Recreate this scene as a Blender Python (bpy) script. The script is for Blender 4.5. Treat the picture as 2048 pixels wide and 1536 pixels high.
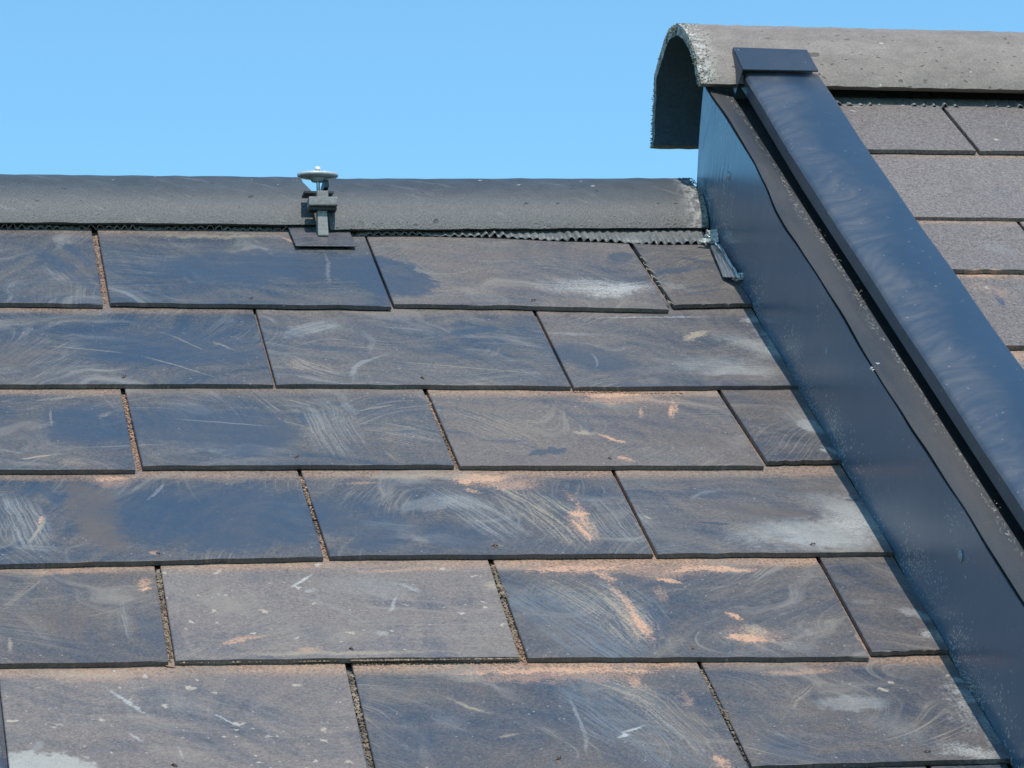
import bpy, bmesh, math, random
from mathutils import Matrix, Vector
from math import radians, sin, cos, pi
random.seed(7)
for o in list(bpy.data.objects): bpy.data.objects.remove(o)
scene = bpy.context.scene
C = scene.collection

# ------------------------------------------------------------------ frame of the place
# Roof frame (u, v, n): u along the ridge, v up the slope, n off the slope. World: X = u, Y away, Z up.
PITCH = radians(37.0)
BASE = Vector((0, 0, 6.5))
M_ROOF = Matrix.Translation(BASE) @ Matrix.Rotation(PITCH, 4, 'X')

# ------------------------------------------------------------------ camera
FOC = 7500.0                                      # focal length in pixels of a 2048 px wide picture
CR = Matrix(((0.98190141, -0.17321117, 0.07659964),      # camera right, down, forward in the roof frame
             (0.00090478, -0.40015399, -0.91644747),
             (0.18939059, 0.89993037, -0.39275505)))
CPOS = Vector((-0.31830985, -3.55428102, 1.46739686))
cam_d = bpy.data.cameras.new('camera')
cam = bpy.data.objects.new('camera', cam_d); C.objects.link(cam)
cam_d.sensor_width = 36.0; cam_d.lens = FOC/2048*36
cam_d.clip_start = 0.05; cam_d.clip_end = 3000
rot = Matrix((CR[0], -CR[1], -CR[2])).transposed().to_4x4()
cam.matrix_world = M_ROOF @ Matrix.Translation(CPOS) @ rot
scene.camera = cam
scene.render.resolution_x, scene.render.resolution_y = 1024, 768

# ------------------------------------------------------------------ sky, sun, exposure
SUN_EL, SUN_AZ = radians(58), radians(172)     # behind the camera, a little to the right
w = bpy.data.worlds.new('World'); scene.world = w; w.use_nodes = True
nt = w.node_tree; nt.nodes.clear()
sky = nt.nodes.new('ShaderNodeTexSky'); sky.sky_type = 'NISHITA'; sky.sun_disc = False
sky.sun_elevation = SUN_EL; sky.sun_rotation = SUN_AZ
sky.altitude = 100; sky.air_density = 1.0; sky.dust_density = 0.2; sky.ozone_density = 2.5
bg = nt.nodes.new('ShaderNodeBackground'); bg.inputs['Strength'].default_value = 0.15
wo = nt.nodes.new('ShaderNodeOutputWorld')
tint = nt.nodes.new('ShaderNodeMix'); tint.data_type = 'RGBA'; tint.blend_type = 'MULTIPLY'      # even white balance of the whole sky
tint.inputs[0].default_value = 1.0; tint.inputs[7].default_value = (.70, 1.03, 1.02, 1)
nt.links.new(sky.outputs[0], tint.inputs[6]); nt.links.new(tint.outputs[2], bg.inputs[0]); nt.links.new(bg.outputs[0], wo.inputs[0])
sd = bpy.data.lights.new('sun', 'SUN'); sd.energy = 3.1; sd.angle = radians(0.53); sd.color = (1.0, 0.91, 0.79)
sun = bpy.data.objects.new('sun', sd); C.objects.link(sun)
sdir = Vector((cos(SUN_EL)*sin(SUN_AZ), cos(SUN_EL)*cos(SUN_AZ), sin(SUN_EL)))
sun.rotation_euler = sdir.to_track_quat('Z', 'Y').to_euler(); sun.location = (3, 8, 20)
vs = scene.view_settings
vs.view_transform = 'Standard'; vs.look = 'None'; vs.gamma = 1.0; vs.use_curve_mapping = False
vs.exposure = 0.5
cy = scene.cycles; cy.use_adaptive_sampling = True; cy.adaptive_threshold = 0.02; cy.max_bounces = 4; cy.diffuse_bounces = 2; cy.glossy_bounces = 3; cy.transmission_bounces = 0

# ------------------------------------------------------------------ measuring helpers (photo point -> point on a known plane of the roof frame)
def ray(x, y):
    return CR.transposed() @ Vector(((x-1024)/FOC, (y-768)/FOC, 1.0))
def on_n(x, y, n=0.0):
    d = ray(x, y); return CPOS + d*((n-CPOS.z)/d.z)
def on_u(x, y, u):
    d = ray(x, y); return CPOS + d*((u-CPOS.x)/d.x)
cP, sP = cos(PITCH), sin(PITCH)
def hz(h, z):                                     # level/upright offset -> (v, n) offset
    return (h*cP + z*sP, -h*sP + z*cP)

# ------------------------------------------------------------------ object helpers
def link(name, me, mat=None, parent=None, kind=None):
    o = bpy.data.objects.new(name, me); C.objects.link(o)
    if mat and me: me.materials.append(mat)
    if parent: o.parent = parent
    if kind: o['kind'] = kind
    return o
def tag(o, label, cat, group=None):
    o['label'] = label; o['category'] = cat
    if group: o['group'] = group
    return o
def roof_empty(name, loc=(0, 0, 0)):
    o = bpy.data.objects.new(name, None); C.objects.link(o)
    o.matrix_world = M_ROOF; o.empty_display_size = .1
    return o
def mesh(name, verts, faces, smooth=False):
    me = bpy.data.meshes.new(name); me.from_pydata([tuple(v) for v in verts], [], faces); me.update()
    bm = bmesh.new(); bm.from_mesh(me); bmesh.ops.recalc_face_normals(bm, faces=bm.faces); bm.to_mesh(me); bm.free()
    if smooth:
        for p in me.polygons: p.use_smooth = True
    return me
def bevelled(name, verts, faces, off=.001, seg=1):
    bm = bmesh.new()
    vs_ = [bm.verts.new(v) for v in verts]
    for f in faces: bm.faces.new([vs_[i] for i in f])
    bmesh.ops.recalc_face_normals(bm, faces=bm.faces)
    bmesh.ops.bevel(bm, geom=bm.edges[:], offset=off, segments=seg, affect='EDGES', profile=.6)
    me = bpy.data.meshes.new(name); bm.to_mesh(me); bm.free(); return me
BOXF = [(0,3,2,1),(4,5,6,7),(0,1,5,4),(1,2,6,5),(2,3,7,6),(3,0,4,7)]
def box(name, lo, hi, mat, parent, off=.0008, seg=1, shear=None, kind=None):
    v = [(lo[0],lo[1],lo[2]),(hi[0],lo[1],lo[2]),(hi[0],hi[1],lo[2]),(lo[0],hi[1],lo[2]),
         (lo[0],lo[1],hi[2]),(hi[0],lo[1],hi[2]),(hi[0],hi[1],hi[2]),(lo[0],hi[1],hi[2])]
    if shear: v = [shear(Vector(p)) for p in v]
    return link(name, bevelled(name, v, BOXF, off, seg), mat, parent, kind)

# ------------------------------------------------------------------ node helpers
class N:
    def __init__(s, tree): s.t = tree
    def node(s, typ, **kw):
        n = s.t.nodes.new(typ)
        for k, v in kw.items(): setattr(n, k, v)
        return n
    def put(s, sock, v):
        if isinstance(v, bpy.types.NodeSocket): s.t.links.new(v, sock)
        elif v is not None:
            if sock.type == 'RGBA' and len(v) == 3: v = (*v, 1)
            sock.default_value = v
    def m(s, op, a, b=None, c=None, clamp=False):
        n = s.node('ShaderNodeMath', operation=op, use_clamp=clamp)
        for i, v in enumerate((a, b, c)):
            if v is not None: s.put(n.inputs[i], v)
        return n.outputs[0]
    def vm(s, op, a, b=None, c=None, out=0):
        n = s.node('ShaderNodeVectorMath', operation=op)
        for i, v in enumerate((a, b, c)):
            if v is not None: s.put(n.inputs[i], v)
        return n.outputs[out]
    def scale(s, a, k):
        n = s.node('ShaderNodeVectorMath', operation='SCALE'); s.put(n.inputs[0], a); s.put(n.inputs['Scale'], k); return n.outputs[0]
    def rotz(s, v, ang):
        n = s.node('ShaderNodeVectorRotate', rotation_type='Z_AXIS'); s.put(n.inputs['Vector'], v); s.put(n.inputs['Angle'], ang); return n.outputs[0]
    def noise(s, v, scale, detail=2, rough=.5, out=0, dist=0):
        n = s.node('ShaderNodeTexNoise'); s.put(n.inputs['Vector'], v); s.put(n.inputs['Scale'], scale)
        n.inputs['Detail'].default_value = detail; n.inputs['Roughness'].default_value = rough; n.inputs['Distortion'].default_value = dist
        return n.outputs[out]
    def vor(s, v, scale, rnd=1.0):
        n = s.node('ShaderNodeTexVoronoi'); s.put(n.inputs['Vector'], v); s.put(n.inputs['Scale'], scale); s.put(n.inputs['Randomness'], rnd)
        return n.outputs['Distance'], n.outputs['Color']
    def step(s, v, a, b, lo=0.0, hi=1.0):        # smoothstep map
        n = s.node('ShaderNodeMapRange', interpolation_type='SMOOTHSTEP')
        for i, x in enumerate((v, a, b, lo, hi)): s.put(n.inputs[i], x)
        return n.outputs[0]
    def mix(s, f, a, b, mode='MIX'):
        n = s.node('ShaderNodeMix', data_type='RGBA', blend_type=mode, clamp_factor=True)
        s.put(n.inputs[0], f); s.put(n.inputs[6], a); s.put(n.inputs[7], b); return n.outputs[2]
    def sep(s, v):
        n = s.node('ShaderNodeSeparateXYZ'); s.put(n.inputs[0], v); return n.outputs
    def comb(s, x, y, z):
        n = s.node('ShaderNodeCombineXYZ')
        for i, v in enumerate((x, y, z)): s.put(n.inputs[i], v)
        return n.outputs[0]
    def bump(s, h, dist, strength=1.0, normal=None):
        n = s.node('ShaderNodeBump'); s.put(n.inputs['Height'], h); n.inputs['Distance'].default_value = dist
        s.put(n.inputs['Strength'], strength)
        if normal: s.put(n.inputs['Normal'], normal)
        return n.outputs[0]
def group(name, ins, outs):
    g = bpy.data.node_groups.new(name, 'ShaderNodeTree')
    for n_, t, d in ins:
        k = g.interface.new_socket(n_, in_out='INPUT', socket_type='NodeSocket'+t)
        if d is not None: k.default_value = d
    for n_, t in outs: g.interface.new_socket(n_, in_out='OUTPUT', socket_type='NodeSocket'+t)
    return g, g.nodes.new('NodeGroupInput').outputs, g.nodes.new('NodeGroupOutput').inputs
def new_mat(name):
    m = bpy.data.materials.new(name); m.use_nodes = True; m.node_tree.nodes.clear()
    k = N(m.node_tree); out = k.node('ShaderNodeOutputMaterial'); b = k.node('ShaderNodeBsdfPrincipled')
    k.t.links.new(b.outputs[0], out.inputs[0])
    P = k.node('ShaderNodeTexCoord').outputs['Object']
    return m, k, b.inputs, P

# ------------------------------------------------------------------ node groups
# one swept mark of dust (or of a wiped clean stroke) lying on the slope; N1, N2, GR are noises shared by all marks of a slate
def mark_group(streaked):
    g, gi, go = group('swept_mark' + ('_streaked' if streaked else ''), [('P','Vector',None),('N1','Vector',None),('N2','Vector',None),('GR','Float',0),('K','Vector',None),('CU','Float',0),('CV','Float',0),('Angle','Float',0),('L','Float',.1),('W','Float',.02),
        ('Bend','Float',0),('Soft','Float',.6),('Streak','Float',0),('Seed','Float',0),('Grain','Float',.5),('Amount','Float',1),('Rag','Float',1)], [('Mask','Float')])
    k = N(g)
    d = k.vm('SUBTRACT', gi['P'], k.comb(gi['CU'], gi['CV'], 0.0))
    q = k.sep(k.rotz(d, k.m('MULTIPLY', gi['Angle'], -1.0)))
    X = k.m('DIVIDE', q[0], gi['L'])
    GRd = k.m('MULTIPLY_ADD', X, 1e-9, gi['GR'])
    yb = k.m('ADD', q[1], k.m('MULTIPLY', gi['Bend'], k.m('SUBTRACT', k.m('MULTIPLY', X, X), .5)))
    w1 = k.vm('DOT_PRODUCT', gi['N1'], gi['K'], out=1); w2 = k.vm('DOT_PRODUCT', gi['N2'], gi['K'], out=1)
    Y = k.m('ADD', k.m('DIVIDE', yb, gi['W']), k.m('MULTIPLY', gi['Rag'], k.m('ADD', k.m('MULTIPLY', w1, 1.9), k.m('MULTIPLY', w2, 1.9))))
    Xw = k.m('ADD', X, k.m('MULTIPLY', k.m('MULTIPLY', w2, gi['Rag']), .8))
    r = k.m('SQRT', k.m('ADD', k.m('MULTIPLY', Xw, Xw), k.m('MULTIPLY', Y, Y)))
    a = k.step(r, 1.0, k.m('SUBTRACT', 1.0, gi['Soft']))
    if streaked:
        st = k.noise(k.comb(k.m('MULTIPLY', q[0], 9.0), k.m('MULTIPLY', k.m('ADD', yb, k.m('MULTIPLY', w1, .010)), 400.0), gi['Seed']), 1.0, 3, .8)
        st = k.step(st, .34, .74)
        a = k.m('MULTIPLY', a, k.m('ADD', k.m('SUBTRACT', 1.0, gi['Streak']), k.m('MULTIPLY', st, gi['Streak'])))
    a = k.m('MULTIPLY', a, k.m('ADD', .85, k.m('MULTIPLY', w1, 1.1), clamp=True))
    hw = k.m('SUBTRACT', .5, k.m('MULTIPLY', gi['Grain'], .10))                     # dust thins out into single grains
    a = k.step(k.m('ADD', a, k.m('MULTIPLY', k.m('MULTIPLY', GRd, gi['Grain']), k.m('MINIMUM', k.m('MULTIPLY', a, 6.0), 1.5))), k.m('SUBTRACT', .5, hw), k.m('ADD', .5, hw))
    a = k.m('MULTIPLY', a, k.m('ADD', .92, k.m('MULTIPLY', GRd, k.m('MULTIPLY', gi['Grain'], 1.6)), clamp=True))
    k.put(go[0], k.m('MULTIPLY', a, gi['Amount'], clamp=True))
    return g
gS1, gS0 = mark_group(True), mark_group(False)

CLEAN = (.035, .048, .070); DUSTB = (.102, .086, .081); DUSTG = (.112, .108, .105)
# the surface of a fibre cement slate under wiped and settled dust
gB, gi, go = group('slate_surface', [('P','Vector',None),('Seed','Float',0),('Dust','Float',.4),('Brown','Float',.5),('Angle','Float',0),('Specks','Float',.3),
    ('Lichen','Float',0),('HeadV','Float',1),('HeadDust','Float',.5),('HeadOrange','Float',.2),('Tone','Float',1),('Swirl','Float',1),('Grain','Float',.35)], [('Color','Color'),('Rough','Float'),('Height','Float'),('Dust','Float')])
k = N(gB); P = gi['P']
ps = k.vm('ADD', P, k.comb(k.m('MULTIPLY', gi['Seed'], 3.71), k.m('MULTIPLY', gi['Seed'], 1.37), gi['Seed']))
uv = k.sep(P)
big = k.noise(ps, 7.0, 2)
warp = k.vm('SUBTRACT', k.noise(ps, 6.0, 1, out=1), (.5, .5, .5))
pw = k.vm('ADD', ps, k.scale(warp, .16))
s1v = k.vm('MULTIPLY', k.rotz(pw, gi['Angle']), (7.0, 52.0, 1.0))
s1 = k.noise(s1v, 1.0, 4, .62)
s2v = k.vm('MULTIPLY', k.rotz(pw, k.m('ADD', gi['Angle'], 1.15)), (6.0, 70.0, 1.0))
s2 = k.noise(s2v, 1.0, 4, .62)
dm = k.m('ADD', k.m('MULTIPLY', k.m('SUBTRACT', big, .5), 1.5), k.m('MULTIPLY', k.m('SUBTRACT', s1, .5), 1.5))
dm = k.m('ADD', dm, k.m('MULTIPLY', k.m('SUBTRACT', s2, .5), 1.0))
dm = k.m('ADD', gi['Dust'], k.m('MULTIPLY', dm, gi['Swirl']), clamp=True)
dcol = k.mix(k.m('ADD', gi['Brown'], k.m('SUBTRACT', k.noise(ps, 11.0, 3), .5), clamp=True), DUSTG, DUSTB)
dcol = k.mix(1.0, dcol, k.comb(gi['Tone'], gi['Tone'], k.m('MULTIPLY', gi['Tone'], .985)), 'MULTIPLY')
col = k.mix(k.m('MULTIPLY', dm, .92), CLEAN, dcol)
# dust that lies under the tail of the course above
hd = k.m('SUBTRACT', gi['HeadV'], uv[1])
hn = k.noise(k.vm('MULTIPLY', ps, (14.0, 60.0, 1.0)), 1.0, 3, .6)
wide = k.m('MULTIPLY', .026, k.m('ADD', .25, hn))
hb = k.step(hd, wide, .001)
hb = k.m('MULTIPLY', hb, k.m('MULTIPLY', gi['HeadDust'], k.step(k.noise(ps, 500, 2, .7), .25, .6)), clamp=True)
hcol = k.mix(k.m('ADD', gi['HeadOrange'], k.m('MULTIPLY', k.m('SUBTRACT', k.noise(ps, 9.0, 2), .5), 1.2), clamp=True), (.20, .158, .130), (.42, .245, .155))
col = k.mix(hb, col, hcol)
# grain of the face
g1 = k.noise(ps, 440, 2, .75); g2 = k.noise(ps, 230, 2, .6)
gm = k.m('ADD', 1.0, k.m('MULTIPLY', k.m('SUBTRACT', k.m('ADD', k.m('MULTIPLY', g1, .65), k.m('MULTIPLY', g2, .35)), .5), k.m('MULTIPLY', gi['Grain'], 6.0)))
col = k.mix(1.0, col, k.comb(gm, gm, gm), 'MULTIPLY')
# single grains of dust and fine brushed hairs
grn = k.m('MULTIPLY', k.step(k.noise(k.vm('ADD', ps, (2.1, .4, .9)), 520, 1, .5), .56, .70), k.m('ADD', .25, k.m('MULTIPLY', dm, .75)))
col = k.mix(k.m('MULTIPLY', grn, k.m('MULTIPLY', gi['Grain'], 1.0)), col, k.mix(gi['Brown'], (.19,.19,.195), (.22,.19,.17)))
hv_ = k.vm('MULTIPLY', k.rotz(k.vm('ADD', ps, k.scale(k.vm('SUBTRACT', k.noise(ps, 3.2, 1, out=1), (.5,.5,.5)), .42)), k.m('ADD', gi['Angle'], -.35)), (8.0, 420.0, 1.0))
hair = k.step(k.noise(hv_, 1.0, 3, .7), .48, .78)
hair = k.m('MULTIPLY', k.m('MULTIPLY', hair, gi['Swirl']), k.step(k.noise(k.vm('ADD', ps, (7.7, 3.1, 0.)), 10.0, 2), .40, .66))
col = k.mix(k.m('MULTIPLY', hair, .66), col, k.mix(gi['Brown'], (.25,.258,.262), (.27,.235,.185)))
# broad chalky swirls, thinly rubbed on
cv_ = k.vm('MULTIPLY', k.rotz(k.vm('ADD', ps, k.scale(k.vm('SUBTRACT', k.noise(k.vm('ADD', ps, (1.3, 8.2, 0.)), 7.5, 2, out=1), (.5,.5,.5)), .22)), k.m('ADD', gi['Angle'], .2)), (6.0, 30.0, 1.0))
chalk = k.step(k.noise(cv_, 1.0, 5, .68), .49, .72)
chalk = k.m('MULTIPLY', k.m('MULTIPLY', chalk, gi['Swirl']), k.step(k.noise(k.vm('ADD', ps, (4.2, 9.1, 0.)), 7.0, 2), .36, .64))
col = k.mix(k.m('MULTIPLY', chalk, .80), col, k.mix(gi['Brown'], (.215,.220,.224), (.225,.196,.166)))
# pale specks and lichen
vd, vc = k.vor(ps, 210); cr = k.sep(vc)
sp = k.m('MULTIPLY', k.m('LESS_THAN', vd, k.m('MULTIPLY', cr[0], .24)), k.m('LESS_THAN', cr[1], k.m('MULTIPLY', gi['Specks'], .34)))
col = k.mix(k.m('MULTIPLY', sp, .6), col, (.30, .30, .30))
pl = k.vm('ADD', ps, k.scale(k.vm('SUBTRACT', k.noise(ps, 120, 2, out=1), (.5, .5, .5)), .016))
vd, vc = k.vor(pl, 88); cr = k.sep(vc)
li = k.m('MULTIPLY', k.step(vd, k.m('MULTIPLY', cr[0], .46), k.m('MULTIPLY', cr[0], .18)), k.m('LESS_THAN', cr[1], k.m('MULTIPLY', gi['Lichen'], .34)))
lcol = k.mix(cr[2], (.38, .32, .25), (.37, .35, .32))
col = k.mix(k.m('MULTIPLY', li, .85), col, lcol)
k.put(go['Color'], col)
k.put(go['Rough'], k.m('ADD', .21, k.m('ADD', k.m('MULTIPLY', dm, .34), k.m('MULTIPLY', g2, .10))))
k.put(go['Height'], k.m('ADD', k.m('ADD', g1, k.m('MULTIPLY', g2, .6)), k.m('MULTIPLY', hb, .8)))
k.put(go['Dust'], dm)

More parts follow.
